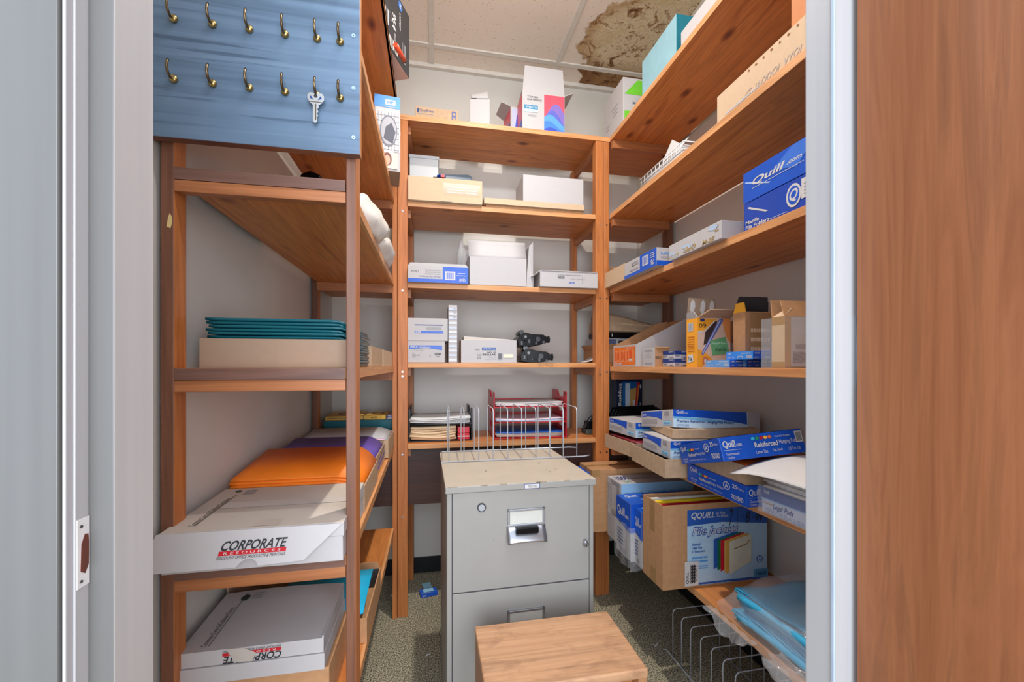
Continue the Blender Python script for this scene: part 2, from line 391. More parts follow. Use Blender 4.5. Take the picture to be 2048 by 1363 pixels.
# rubber base
b = MB(); b.box(WL, WR, WB - .008, WB, 0, .075, BASEB); struct('baseboard_back', b)
b = MB(); b.box(WL, WL + .008, .5, WB, 0, .075, BASEB); struct('baseboard_left', b)
b = MB(); b.box(WR - .008, WR, .5, WB, 0, .075, BASEB); struct('baseboard_right', b)
# door frame: casing, rabbet, stop
RAW = wood('bare_mortise_wood', (120, 60, 40), (80, 40, 28), 2)
b = MB()
b.box(-.360, -.2742, .368, .40, 0, 2.09, TRIM_SHADE); struct('trim_%d' % k, b, .0012); k += 1
b = MB(); b.box(-.2735, -.2712, .3705, .3775, 0, 2.05, TRIM); b.box(-.2735, -.2700, .3775, .391, 0, 2.05, TRIM)
b.box(-.2735, -.253, .391, .44, 0, 2.05, TRIM, {'F': TRIM_SHADE})
struct('trim_%d' % k, b, .0008); k += 1
b = MB()
b.box(.474, .52, .42, .4555, 0, 2.05, TRIM); b.box(.472, .4745, .4145, .4195, 0, 2.05, plain((176, 192, 206), .4, name='stop_edge_highlight'))  # pale blue bead paints the highlight along the stop edge
struct('trim_%d' % k, b, .002); k += 1
b = MB(); b.box(-.29, .52, .385, .44, 2.035, 2.06, TRIM); struct('trim_%d' % k, b, .002); k += 1
# strike mortise in the left jamb
e = thing('strike_plate', 'bare latch recess with chipped paint cut into left door jamb', 'latch recess', (-.2699, .3845, .883))
b = MB(); zc = 0
def sp(y0, y1, z0, z1, m, x=.0006): b.box(0, x, y0, y1, z0, z1, m)
sp(-.0060, .0062, -.027, .027, plain((232, 230, 228), .4, name='chipped_white_paint')); b.build('plate', e, .001)
b = MB(); b.prism([(-.0030, -.014), (.0012, -.017), (.0046, -.011), (.0050, .006), (.0042, .013), (.001, .014), (-.0022, .007)], 0, .0006, .0009, RAW); b.build('latch_hole', e)
for (y, z) in ((-.0025, .021), (-.0025, -.022)):
    b = MB(); b.ball((.0006, y, z), .0013, INK, 8); b.build('screw_hole', e)
# door leaf, standing open at the right
e = thing('door_1', 'flat brown wood door standing open at right edge', 'door', (.503, .413, 0)); e['kind'] = 'structure'
del e['label']; del e['category']
b = MB(); b.box(0, .035, -.76, 0, .01, 2.03, W_DOOR); b.build('door_leaf', e, .001)
for z in (.25, 1.0, 1.8):
    b = MB(); b.cyl((.008, .002, z), (0, 0, 1), .004, .09, CHROME); b.build('hinge', e)

# ceiling lamp (above the frame, it lights the closet)
LX, LY = .25, 1.2
e = thing('ceiling_lamp', 'round white ceiling lamp over the aisle between shelves', 'lamp', (LX, LY, CZ - .006))
b = MB(); b.cyl((0, 0, 0), (0, 0, -1), .06, .02, PAPER, 24); b.build('base', e)
l = bpy.data.lights.new('bulb', 'AREA'); l.shape = 'DISK'; l.size = .045; l.energy = 7.2; l.color = (1, .92, .82); l.use_nodes = True
lf = l.node_tree.nodes.new('ShaderNodeLightFalloff'); lf.inputs[0].default_value = 1; l.node_tree.links.new(lf.outputs['Linear'], l.node_tree.nodes['Emission'].inputs['Strength'])
b = MB(); b.cyl((0, 0, -.02), (0, 0, -1), .02, .03, CHROME, 16); b.build('socket', e)
o = bpy.data.objects.new('bulb', l); COL.objects.link(o); o.parent = e; o.location = (0, 0, -.075)

# fill light added inside above the door to brighten front faces
e = thing('added_fill_lamp', 'added unseen fill lamp on inner wall above the closet door', 'lamp', (.22, .455, 2.34))
b = MB(); b.box(-.32, .32, -.012, .03, 0, .05, PAPER); b.build('lamp_body', e, .004)
l = bpy.data.lights.new('tube', 'AREA'); l.shape = 'RECTANGLE'; l.size = .6; l.size_y = .08; l.energy = 6.0; l.color = (.95, .96, 1)  # area light of the added fill lamp, not a real tube
o = bpy.data.objects.new('tube', l); COL.objects.link(o); o.parent = e; o.location = (0, .05, .01); o.rotation_euler = (R(62), 0, 0)

# ------------------------------------------------------------------ shelving
def board(e, x0, x1, y0, y1, z, t, m, edge, faces, name='shelf', dz=0):
    b = MB(); b.box(x0, x1, y0, y1, z, z + t, m, {f: edge for f in faces})
    if dz:    # gentle slope towards the front
        b.v = [(x, y, q + (dz if y < (y0 + y1) / 2 else 0)) for x, y, q in b.v]
    return b.build(name, e, .0012)
def screws(e, pts, nrm=(0, -1, 0)):
    for p in pts:
        b = MB(); b.cyl(p, nrm, .0042, .0012, CHROME, 12); b.build('screw', e)
TZ = (2.034, 1.682, 1.348, 1.020, .685)
e = thing('shelving_unit', 'reddish wood shelving unit across back wall with five shelves', 'shelves')
for x0, x1 in ((-.139, -.099), (.718, .757)):
    b = MB(); b.box(x0, x1, 1.75, 1.788, 0, 2.033, W_Z); b.build('post', e, .0015)
for x0, x1 in ((-.125, -.087), (.712, .735)):
    b = MB(); b.box(x0, x1, 2.045, 2.085, 0, 2.033, W_Z); b.build('post', e, .0015)
for i, z in enumerate(TZ):
    x1 = .785 if i == 0 else WR - .01
    if i == 0: board(e, -.150, WR - .01, 1.75, 2.05, z, .021, W_SHX, W_EDX, 'F')
    else:
        board(e, WL + .008, WR - .01, 1.79, 2.05, z, .021, W_SHX, W_EDX, ''); board(e, -.0985, .7175, 1.751, 1.7895, z, .021, W_SHX, W_EDX, 'F', 'shelf_edge')
    for x in (.740, -.086):
        b = MB(); b.box(x - .020, x - .001, 1.789, 2.044, z - .036, z - .0005, W_RY); b.build('rail', e, .001)
b = MB(); b.box(-.42, .9, 1.80, 1.815, .442, .684, W_AP); b.build('apron', e)
screws(e, [(-.119 + dx, 1.75, z) for z in (1.66, 1.335, 1.003, .985, .665, .41) for dx in (0,)] + [(.738, 1.75, z) for z in (1.66, 1.33, 1.01, .99, .64)])

e = thing('shelving_unit', 'darker wood shelving unit along left wall behind the key board', 'shelves')
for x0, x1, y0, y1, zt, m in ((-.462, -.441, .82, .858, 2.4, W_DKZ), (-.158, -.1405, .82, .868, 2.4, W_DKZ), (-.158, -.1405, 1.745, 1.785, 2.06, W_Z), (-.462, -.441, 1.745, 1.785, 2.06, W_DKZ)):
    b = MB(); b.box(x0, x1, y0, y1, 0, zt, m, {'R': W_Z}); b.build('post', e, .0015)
b = MB(); b.prism([(-.452, 1.27), (-.446, 1.268), (-.4435, 1.277), (-.444, 1.288), (-.447, 1.294), (-.4495, 1.286)], 1, .8192, .82, plain((214, 190, 128), .5, name='bare_chip')); b.build('paint_chip', e)
LZ = ((2.045, -.133, 0), (1.690, -.150, 0), (1.354, -.1525, 0), (1.004, -.1505, 0), (.690, -.150, -.035), (.350, -.152, 0))
for i, (z, xe, dz) in enumerate(LZ):
    y0 = .826 if i else .90
    if i == 0: board(e, -.44, xe, .87, 1.745, z, .021, W_SHY, W_EDY, 'R', dz=dz)
    else: board(e, -.440 if i != 4 else -.44, xe - .008, .822, 1.744, z, .021, W_SHY, W_EDY, 'R', dz=dz); 
    b = MB(); b.box(xe - .008, xe, .869 if i else .88, 1.744, z, z + .021, W_EDY)
    if dz: b.v = [(x, y, q + (dz * .95 if y < 1.2 else 0)) for x, y, q in b.v]
    b.build('shelf_edge', e)
    if i > 0:
        b = MB(); b.box(-.4405, -.1585, .8195, .838, z + dz - .021, z + dz - .0005, W_RX); b.build('rail', e, .001)
        b = MB(); b.box(-.440, -.159, .8185, .8215, z + dz, z + dz + .0205, W_DKX); b.build('end_grain', e)
    b = MB(); b.box(-.44, -.159, 1.722, 1.742, z - .034, z - .0005, W_RX); b.build('rail', e, .001)

e = thing('shelving_unit', 'reddish wood shelving unit along right wall with sloping long boards', 'shelves')
for x0, x1, y0, y1, m in ((.758, .783, 1.752, 1.79, W_Z), (1.07, 1.10, 1.752, 1.795, W_DKZ), (.758, .783, .50, .535, W_Z), (1.07, 1.10, .50, .535, W_DKZ)):
    b = MB(); b.box(x0, x1, y0, y1, 0, 2.033, m); b.build('post', e, .0015)
RZ = (2.034, 1.688, 1.352, 1.003, .665, .326)
for i, z in enumerate(RZ):
    board(e, .785 if i < 4 else .788, 1.095, .48, 1.749, z, .021, W_SHY, W_EDY, 'L')
    b = MB(); b.box(.79, 1.068, 1.728, 1.748, z - .036, z - .0005, W_RX); b.build('rail', e, .001)
    b = MB(); b.box(.786, .806, .51, 1.70, z - .0005, z, W_RY); 
screws(e, [(.771, 1.752, z) for z in (1.66, 1.33, 1.0, .64)])

# ------------------------------------------------------------------ blue key board
e = thing('key_board', 'blue painted wooden board with rows of brass cup hooks', 'key board', (-.474, .80, 1.416))
b = MB(); b.box(0, .344, 0, .0185, 0, .62, KEYB, {'D': W_DKX, 'R': W_EDX}); b.build('board', e, .001)
BRASS = plain((170, 148, 96), .3, 1, .1, 'aged_brass'); DBRASS = plain((120, 104, 80), .3, 1, .1, 'dark_brass')
h0 = None
hx = (.0448, .1037, .1612, .2184, .2715, .3105)
for zi, z in enumerate((.098, .2, .297)):
    for xi, x in enumerate(hx):
        b = MB(); zz = z - (.0 if zi else .0)
        if h0 is None:
            b.ball((0, -.003, 0), .0068, BRASS, 12, .005)
            b.tube([(0, -.004, 0), (0, -.012, -.0035), (0, -.019, .001), (0, -.0225, .009), (0, -.021, .018), (0, -.0185, .0215)], .0022, DBRASS, 8)
            h0 = b.build('hook', e); o = h0
        else:
            o = h0.copy(); COL.objects.link(o)
        o.parent = e; o.location = (x, 0, zz)
for z in (.03, .12, .216):
    b = MB(); b.cyl((.333, 0, z), (0, -1, 0), .0036, .001, plain((176, 204, 226), .3, .6, name='blue_screw'), 12); b.cyl((.333, -.001, z), (0, -1, 0), .001, .0004, INK, 6)
    b.build('screw', e)
# key
KEYM = plain((206, 210, 212), .3, .9, name='nickel_key')
b = MB(); pr = [(-.004, -.0400), (-.001, -.0420), (.001, -.0405), (.0025, -.037), (.0012, -.034), (.0032, -.031), (.0018, -.028), (.0035, -.025), (.0022, -.022), (.004, -.019), (.004, -.016), (.0085, -.013), (.0115, -.008), (.0115, -.003), (.0085, .0005), (-.0085, .0005), (-.0115, -.003), (-.0115, -.008), (-.0085, -.013), (-.004, -.0165)]
b.prism(pr, 1, -.0010, .0010, KEYM)
b.cyl((0, -.0011, -.0038), (0, -1, 0), .0026, .0003, INK, 12)
for s in (-1, 1): b.prism([(s * .0028, -.0095), (s * .007, -.0035), (s * .0085, -.0072)][::s], 1, -.0014, -.0011, NAVY)
b.box(-.0095, .0095, -.0013, -.0011, -.0128, -.0118, DBRASS); b.box(-.0008, .0008, -.0014, -.0011, -.038, -.015, DBRASS)
o = b.build('key', None, .0003); o.scale = (1.2, 1, 1.25); o.location = (-.474 + .2715, .7885, 1.416 + .0955); tag(o, 'silver house key hanging from bottom row of hooks', 'key')

# ================================================================== back unit: top shelf
Z1, Z2, Z3, Z4, Z5 = 2.0552, 1.7032, 1.3692, 1.0412, .7062
carton('tan flat postage supply box lying at left end of top back shelf', (-.068, 1.765, Z1), (.178, .12, .050), (0, 0, 1), KRAFT_L, prints={'F': [
    ('t', .10, .52, .32, .30, 'PitneyBowes', NAVY), ('r', .04, .5, .08, .85, NAVY), ('r', .04, .40, .42, .44, GREYP), ('r', .84, .05, .95, .9, NAVY), ('c', .895, .66, .03, .10, KRAFT_L), ('c', .895, .3, .03, .10, KRAFT_L)],
    'R': [('l', .2, .2, .8, .8, GREYP, 3)]}, name='postage_box')
# folded white carton
e = thing('open_carton', 'white carton standing open with curled top flap on top back shelf', 'box', (.160, 1.80, Z1), (0, 0, -8))
b = MB(); b.box(0, .088, 0, .002, 0, .130, WHITE); b.box(.086, .088, 0, .06, 0, .13, WHITE); b.box(0, .088, .058, .06, 0, .11, OFFW); b.box(0, .002, 0, .06, 0, .13, WHITE); b.build('carton_body', e, .0005)
b = MB(); b.grid(lambda u, v: (.004 + .078 * u * (1 - .1 * v), -.004 + .058 * v - .012 * math.sin(v * 2), .130 + .028 * math.sin(v * 2.4) + .028 * u * v), 8, 8, WHITE); b.build('curled_flap', e, solid=.0015)
# toner cartons
PINK = plain((226, 84, 104), .4, name='pink_print'); LILAC = plain((132, 112, 190), .4, name='lilac_print'); SKY = plain((92, 158, 224), .4, name='sky_print'); INDIGO = plain((60, 84, 190), .4, name='indigo_print')
def wave(y0, a, f, ph, top, m, u0=.51, u1=.995):
    up = [(u0 + (u1 - u0) * k / 14, max(.02, min(.98, y0 + a * math.sin(f * k / 14 + ph)))) for k in range(15)]
    return ('p', [(u0, .01)] + [(u1, .01)] + up[::-1], m)
toner = [('r', .51, .01, .995, .985, PINK), wave(.42, .34, 3.2, -.3, 1, LILAC), wave(.30, .28, 3.4, .2, 1, plain((96, 104, 196), .4)), wave(.30, .16, 3.5, .6, 1, SKY), wave(.17, .12, 4, .8, 1, plain((70, 130, 214), .4)), wave(.06, .06, 5, 0, 1, INDIGO),
         ('t', .11, .86, .26, .045, 'TONER', INK), ('t', .11, .79, .34, .045, 'CARTRIDGE', INK), ('r', .04, .55, .36, .66, plain((40, 132, 176), .4)), ('t', .07, .575, .27, .06, 'WISETA', PAPER, 'b'), ('r', .04, .47, .36, .55, plain((196, 220, 232), .5)), ('l', .06, .49, .34, .54, GREYP, 2), ('t', .13, .36, .2, .05, 'W2020X', GREYP)]
carton('white and pink toner carton with raised blank front flap on top back shelf', (.385, 1.76, Z1 - .0002), (.191, .13, .163), (0, 0, 0), WHITE, opened=True, inner=WHITE,
       flaps=(('F', .112, 2, WHITE), ('R', .05, 60, WHITE), ('K', .1, -60, WHITE)), prints={'F': toner, 'L': [('r', .02, .3, .98, .98, PINK), ('r', .02, .02, .98, .3, INDIGO)]}, name='toner_box')
carton('second patterned toner carton half hidden behind the white toner carton', (.352, 1.86, Z1), (.15, .12, .155), (0, 0, 6), WHITE, opened=True, inner=WHITE, flaps=(('L', .045, 65, WHITE),),
       prints={'L': [('r', .05, .05, .95, .55, INDIGO), ('r', .05, .55, .95, .97, PINK), ('p', [(.1, .1), (.9, .3), (.5, .8)], LILAC)], 'F': [('r', .05, .05, .95, .95, plain((180, 190, 215), .5)), ('p', [(.1, .1), (.6, .3), (.2, .8)], INDIGO)]}, name='toner_box')

# ================================================================== back unit: second shelf
carton('cream taped carton jutting over left end of second back shelf', (-.096, 1.733, Z2), (.303, .16, .098), (0, 0, 0), OFFW, fm={'F': CREAM}, prints={'F': [
    ('r', .47, .30, .97, .80, TAPE), ('r', .43, .0, .58, .02, INK), ('l', .52, .4, .93, .72, PAPER, 3)]}, name='taped_carton')
e = thing('crumpled_wrapper', 'torn blue and white wrapper scrap stuck on cream taped carton', 'wrapper', (.005, 1.733, Z2 + .0985))
b = MB(); b.grid(lambda u, v: (.050 * u, -.003 + .03 * v, .004 + .010 * abs(math.sin(u * 9 + v * 3)) - (.022 * (1 - v) ** 2 if 0 else 0)), 8, 5, BLUE); b.box(.0, .014, -.004, .012, .001, .014, PAPER); b.box(.030, .046, -.004, .014, .002, .012, plain((190, 80, 90), .5)); b.build('wrapper', e, solid=.001)
e = thing('plastic_bin', 'frosted clear plastic bin standing behind the cream taped carton', 'bin', (-.098, 1.90, Z2))
FROST = clear('frosted_plastic', (206, 212, 214), .4, .75)
b = MB(); b.box(0, .126, 0, .002, 0, .262, FROST); b.box(0, .126, .11, .112, 0, .262, FROST); b.box(0, .002, 0, .112, 0, .262, FROST); b.box(.124, .126, 0, .112, 0, .262, FROST); b.box(0, .126, 0, .112, 0, .003, FROST); b.build('bin_body', e, .001)
b = MB()
for q in ((0, .126, -.003, 0), (0, .126, .112, .115), (-.003, 0, -.003, .115), (.126, .129, -.003, .115)): b.box(q[0], q[1], q[2], q[3], .252, .265, FROST)
b.build('rim', e)
SLATE = plain((74, 92, 108), .45, name='slate_plastic')
e = thing('slate_folder', 'dark slate blue folder leaning behind the cream taped carton', 'folder', (.030, 1.93, Z2), (0, 8, 4))
b = MB(); b.prism([(0, 0), (.125, 0), (.125, .225), (.105, .232), (.0, .205)], 1, 0, .012, SLATE); b.build('cover', e, .001)
b = MB(); b.prism([(.004, .002), (.121, .002), (.121, .218), (.006, .200)], 1, -.004, -.0005, plain((120, 134, 146), .5)); b.build('inner_sheet', e)
e = thing('flat_tray', 'shallow tan cardboard tray lying along front of second back shelf', 'tray', (.215, 1.741, Z2), (0, 0, 0))
b = MB(); b.box(0, .447, 0, .002, .008, .034, CREAM); b.box(0, .447, .20, .202, .008, .034, CREAM); b.box(0, .447, 0, .202, .008, .0105, CREAM); b.box(0, .0015, 0, .202, .008, .034, CREAM); b.box(.4455, .447, 0, .202, .008, .034, CREAM); b.build('tray_body', e, .0006)
b = MB(); b.box(.01, .44, .01, .19, 0, .0078, KRAFT); b.build('base_sheet', e)
carton('large white closed carton at right of second back shelf standing in the tan tray', (.388, 1.760, Z2 + .0108), (.276, .16, .145), (0, 0, 0), WHITE, name='white_carton', seam=True)
b = MB(); b.box(0, .0, 0, 0, 0, 0, WHITE)
# ================================================================== back unit: third shelf
quill_low = [('r', 0, 0, 1, .22, BLUE), ('r', .57, 0, 1, 1, BLUE), ('r', 0, .22, .565, .93, WHITE), ('bar', .62, .22, .77, .72, PAPER, 2), ('r', .61, .18, .78, .72, PAPER), ('bar', .63, .25, .755, .64, BLUE, 12),
             ('t', .85, .10, .10, .22, 'Quill', PAPER, 'bu'), ('t', .19, .30, .34, .10, 'Manila File Folders', NAVY, 'u'), ('t', .05, .60, .12, .12, '1-04154', INK, 'u'), ('l', .28, .5, .54, .85, GREYP, 3), ('r', .79, .45, .95, .49, PAPER), ('r', .82, .6, .95, .63, PAPER)]
carton('blue and white file folder box printed upside down on third back shelf', (-.096, 1.731, Z3), (.244, .24, .066), (0, 0, 0), WHITE, opened=True, inner=WHITE, flaps=(('F', .012, 12, PAPER), ('K', .012, 5, PAPER)), prints={'F': quill_low}, name='folder_box')
e = thing('open_white_box', 'tall white open carton with raised lid in middle of third back shelf', 'box', (.153, 1.758, Z3))
b = MB(); b.box(0, .250, 0, .003, 0, .122, WHITE); b.box(0, .003, 0, .19, 0, .13, WHITE); b.box(.262, .279, .0, .003, 0, .0, WHITE); b.box(0, .279, .187, .19, 0, .2, WHITE); b.box(.276, .279, 0, .19, 0, .195, WHITE); b.box(0, .279, 0, .19, 0, .003, WHITE); b.build('box_body', e, .0006)
b = MB(); b.grid(lambda u, v: (.25 * u, .002 + .03 * math.sin(v * 1.5) , .122 + .078 * v), 4, 6, WHITE); b.build('front_flap', e, solid=.002)
b = MB(); b.face([(.250, -.001, .0), (.277, .004, 0), (.277, .012, .195), (.262, .004, .18), (.252, .0, .06)], WHITE); b.build('side_flap', e, solid=.0015)
e = thing('plastic_bag', 'crumpled clear plastic bag squeezed beside the tall white open carton', 'bag', (.128, 1.80, Z3 + .068))
b = MB()
def blob(cx, cy, cz, rx, ry, rz, m, n=16, amp=.12, seed=0, flat=True):
    rnd = random.Random(seed); ph = [rnd.uniform(0, 6) for _ in range(6)]
    def fn(u, v):
        t = math.pi * u; p = 2 * math.pi * v
        k = 1 + amp * (math.sin(3 * p + ph[0] + 2 * t) + .6 * math.sin(7 * p + ph[1] + 5 * t) + .6 * math.sin(5 * t + ph[2]) + .4 * math.sin(11 * p + 9 * t + ph[3]))
        z = cz + rz * math.cos(t) * k
        if flat: z = max(z, cz - rz * .7)
        return (cx + rx * math.sin(t) * math.cos(p) * k, cy + ry * math.sin(t) * math.sin(p) * k, z)
    return fn
b.grid(blob(0, .06, .06, .022, .06, .075, FILM, seed=2), 18, 24, FILM); b.build('film', e)
carton('low white envelope carton at right end of third back shelf', (.456, 1.728, Z3), (.262, .12, .066), (0, 0, 0), WHITE, flaps=(('F', .004, 60, WHITE), ('L', .04, 125, WHITE)), prints={'F': [
    ('t', .05, .0, .03, .01, '.', GREYP), ('bar', .30, .55, .42, .72, INK, 14), ('t', .52, .50, .26, .09, 'GUMMED NUMBER 1 ENVELOPE', GREYP, 'u'), ('t', .50, .24, .10, .12, 'Quill', BLUE, 'ub'), ('r', .72, .2, .725, .85, GREYP), ('l', .30, .78, .7, .9, GREYP, 1)]}, name='envelope_box')
# ================================================================== back unit: fourth shelf
carton('upper white carton with blue stripes, stacked at left of fourth back shelf', (-.099, 1.772, Z4 + .0905), (.165, .20, .095), (0, 0, 0), WHITE, prints={'F': [
    ('r', .17, .68, .88, .72, NAVY), ('r', .17, .34, .88, .44, BLUE), ('p', [(.18, .35), (.30, .35), (.33, .43), (.2, .43)], PAPER), ('t', .19, .36, .11, .06, 'SPARCO', BLUE, 'bi'), ('l', .46, .5, .84, .66, GREYP, 3)]}, name='white_carton')
carton('lower white carton with blue banner, stacked at left of fourth back shelf', (-.098, 1.76, Z4), (.151, .20, .089), (0, 0, 0), WHITE, prints={'F': [
    ('p', [(.04, .80), (.04, .62), (.5, .68), (.92, .58), (.92, .80)], BLUE), ('t', .06, .68, .20, .11, 'SPARCO', PAPER, 'bi'), ('r', .30, .76, .5, .78, PAPER), ('r', .3, .71, .6, .73, PAPER), ('t', .14, .55, .30, .05, 'Wove Envelopes', GREYP),
    ('t', .12, .32, .2, .05, 'PAPER MATE', INK), ('t', .12, .40, .06, .05, '#10', INK), ('t', .12, .24, .08, .05, '24 lb', INK), ('bar', .72, .36, .9, .46, INK, 12), ('c', .6, .34, .02, .03, GREYP), ('t', .76, .27, .1, .04, '94300', INK)]}, name='white_carton')
st = []
for q in range(12): st.append(('r', .04, .03 + q * .08, .96, .03 + q * .08 + .035, plain((196, 206, 222), .5) if q % 2 else plain((214, 218, 224), .5)))
for q in range(5): st.append(('c', .7, .78 + q * .04, .12, .012, GREYP)); st.append(('c', .7, .78 + q * .04, .08, .008, WHITE))
carton('tall slim pale blue striped carton standing upright on fourth back shelf', (.067, 1.758, Z4), (.037, .16, .241), (0, 0, 0), WHITE, prints={'F': st}, name='slim_carton', seam=False)
carton('open white envelope box marked No. 10 regular on fourth back shelf', (.120, 1.757, Z4), (.238, .12, .096), (0, 0, 0), WHITE, fm={'L': KRAFT}, opened=True, inner=OFFW, prints={'F': [
    ('r', .37, .55, .62, .67, NAVY), ('t', .38, .565, .23, .09, 'SPRINGS', plain((140, 170, 220), .5), 'b'), ('t', .47, .42, .15, .07, 'NO. 10', INK, 'b'), ('t', .39, .32, .23, .08, 'REGULAR', INK, 'b'), ('t', .50, .22, .12, .05, 'SUB. 24', GREYP), ('t', .43, .13, .2, .05, 'WHITE WOVE', GREYP),
    ('r', .66, .14, .74, .42, plain((150, 152, 158), .6)), ('bar', .665, .17, .735, .4, INK, 10), ('r', .76, .22, .94, .38, plain((232, 226, 200), .6)), ('t', .28, .30, .08, .05, 'REORDER', INK), ('t', .29, .17, .06, .06, '$7.00', INK), ('r', .27, .38, .38, .39, GREYP), ('l', .25, .56, .33, .68, GREYP, 1)]}, name='envelope_box')
e = thing('envelope_stack', 'stack of white envelopes standing inside the open No. 10 box', 'envelopes', (.132, 1.763, Z4 + .0035))
b = MB(); b.prism([(0, 0), (.20, 0), (.20, .096), (0, .108)], 1, 0, .10, PAPER); b.build('envelopes', e, .0006)
for q in range(4):
    b = MB(); b.prism([(0, .0), (.2, 0), (.2, .094 - q * .001), (0, .106 - q * .002)], 1, -.0006 - .0008 * q, -.0003 - .0008 * q, OFFW); b.build('front_envelope', e)
# toner cartridges
def cartridge(label, loc, rot, seed):
    rnd = random.Random(seed)
    e = thing('toner_cartridge', label, 'toner cartridge', loc, rot, None)
    b = MB(); b.prism([(0, .004), (.05, 0), (.10, .006), (.128, .018), (.140, .016), (.142, .034), (.132, .036), (.112, .05), (.06, .054), (.03, .062), (.008, .05), (-.004, .03)], 1, 0, .17, BLK); b.build('housing', e, .002)
    b = MB(); b.cyl((.03, -.002, .042), (0, -1, 0), .017, .010, BLK, 20); b.cyl((.03, -.012, .042), (0, -1, 0), .006, .004, plain((120, 120, 126), .3), 12); b.build('end_gear', e)
    b = MB(); b.cyl((.085, -.002, .030), (0, -1, 0), .011, .008, plain((50, 50, 54), .3), 16); b.build('small_gear', e)
    b = MB(); b.tube([(.02, .02, .064), (.02, .14, .064)], .011, plain((44, 44, 48), .25), 14); b.build('drum_roller', e)
    b = MB(); b.box(.108, .138, -.006, 0, .020, .026, BLK); b.box(.132, .138, -.006, .02, .014, .042, BLK); b.build('latch_arm', e)
    for q in range(7):
        b = MB(); x = .01 + .016 * q; b.box(x, x + .009, -.004 - rnd.random() * .004, 0, .006 + rnd.random() * .01, .016 + rnd.random() * .02, BLK if q % 2 else plain((70, 72, 78), .3)); b.build('housing_rib', e, .0006)
cartridge('black toner cartridge, the lower of two on fourth back shelf', (.378, 1.756, Z4 + .001), (0, 2, -6), 1)
cartridge('black toner cartridge, the upper of two on fourth back shelf', (.368, 1.762, Z4 + .069), (0, -2, -3), 4)

# ================================================================== back unit: lowest shelf
def tray(e, w, d, z, m, hgt=.058, wall=.003):
    b = MB(); b.box(0, w, 0, d, z, z + .003, m); b.box(0, w, d - wall, d, z, z + .022, m); b.build('tray_floor', e, .0005)
    for s in (0, 1):
        b = MB(); x = 0 if s == 0 else w - .006
        b.prism([(0, z), (d, z), (d, z + hgt), (d * .62, z + hgt), (d * .52, z + hgt * .62), (.045, z + hgt * .62), (.036, z + hgt), (0, z + hgt)], 0, x, x + .006, m)
        b.build('side_panel', e, .001)
RTR = (.281, .0, Z5)
e = thing('letter_tray', 'red three-tier letter tray on lowest back shelf behind wire rack', 'letter tray', (.263, 1.79, Z5), (0, 0, -2))
for q in range(3): tray(e, .33, .235, .002 + q * .068, RED, .068)
for s in (0, 1):
    for q in range(3):
        b = MB(); x = .0 if s == 0 else .324; b.box(x, x + .006, .0, .012, .002 + q * .068, .066 + q * .068, RED); b.box(x, x + .006, .0, .03, .052 + q * .068, .068 + q * .068, RED); b.build('corner_upright', e, .0006)
def sheets(label, loc, rot, w, d, n, th, m, name='paper_stack', cat='paper', sag=.004, edge=None, seed=0):
    e = thing(name, label, cat, loc, rot); rnd = random.Random(seed)
    for q in range(n):
        ox, oy, rz = rnd.uniform(-.004, .004), rnd.uniform(-.004, .004), rnd.uniform(-1.5, 1.5)
        b = MB(); b.grid(lambda u, v: (ox + w * u, oy + d * v, q * th + sag * (2 * u - 1) ** 2 + sag * .4 * math.sin(u * 5 + q)), 10, 4, m if not isinstance(m, (list, tuple)) else m[q % len(m)])
        o = b.build('sheet', e, solid=th * .85); o.location.z = th * .5; o.rotation_euler.z = R(rz)
    return e
sheets('white papers in the top tier of the red letter tray', (.277, 1.80, Z5 + .1415), (0, 0, -2), .30, .2, 5, .003, (PAPER, PAPER, plain((226, 210, 214), .6), PAPER, PAPER), seed=3)
sheets('white papers in the middle tier of the red letter tray', (.277, 1.80, Z5 + .0735), (0, 0, -2), .30, .2, 4, .0028, (PAPER, plain((180, 200, 230), .6), PAPER, plain((236, 220, 226), .5)), seed=4)
sheets('blue and cream brochures in the bottom tier of the red letter tray', (.277, 1.80, Z5 + .0055), (0, 0, -2), .30, .2, 6, .0034, (OFFW, PAPER, plain((232, 222, 190), .6), PAPER, OFFW, plain((30, 90, 180), .35)), seed=5)
e = thing('letter_tray', 'black letter tray stacked with papers on lowest back shelf', 'letter tray', (-.097, 1.79, Z5), (0, 0, 0))
BKP = plain((30, 36, 44), .35, name='dark_blue_black_plastic')
tray(e, .268, .24, .002, BKP, .070); tray(e, .268, .24, .072, BKP, .066)
for x in (0, .262):
    b = MB(); b.box(x, x + .006, -.002, .02, .002, .075, BKP); b.build('corner_upright', e, .001)
sheets('thick stack of tan envelopes on lower level of black letter tray', (-.090, 1.787, Z5 + .0055), (0, 0, 0), .19, .2, 6, .009, (plain((214, 184, 146), .7), plain((226, 198, 160), .7)), sag=.006, seed=6)
sheets('white papers on upper level of black letter tray', (-.088, 1.778, Z5 + .0765), (0, 0, 0), .25, .2, 5, .0045, (PAPER, plain((210, 212, 210), .6), PAPER), sag=.006, seed=7)
e = thing('red_packet', 'red shrink-wrapped packet beside tan envelopes in black tray', 'packet', (.108, 1.788, Z5 + .0055))
b = MB(); b.box(0, .050, 0, .19, 0, .026, plain((208, 52, 66), .25)); b.build('packet', e, .003); b = MB(); b.box(0, .050, 0, .19, .027, .053, plain((214, 60, 74), .25)); b.build('packet', e, .003)
b = MB(); b.box(.0, .05, -.0012, -.0006, .012, .016, PAPER); b.build('paper_band', e)

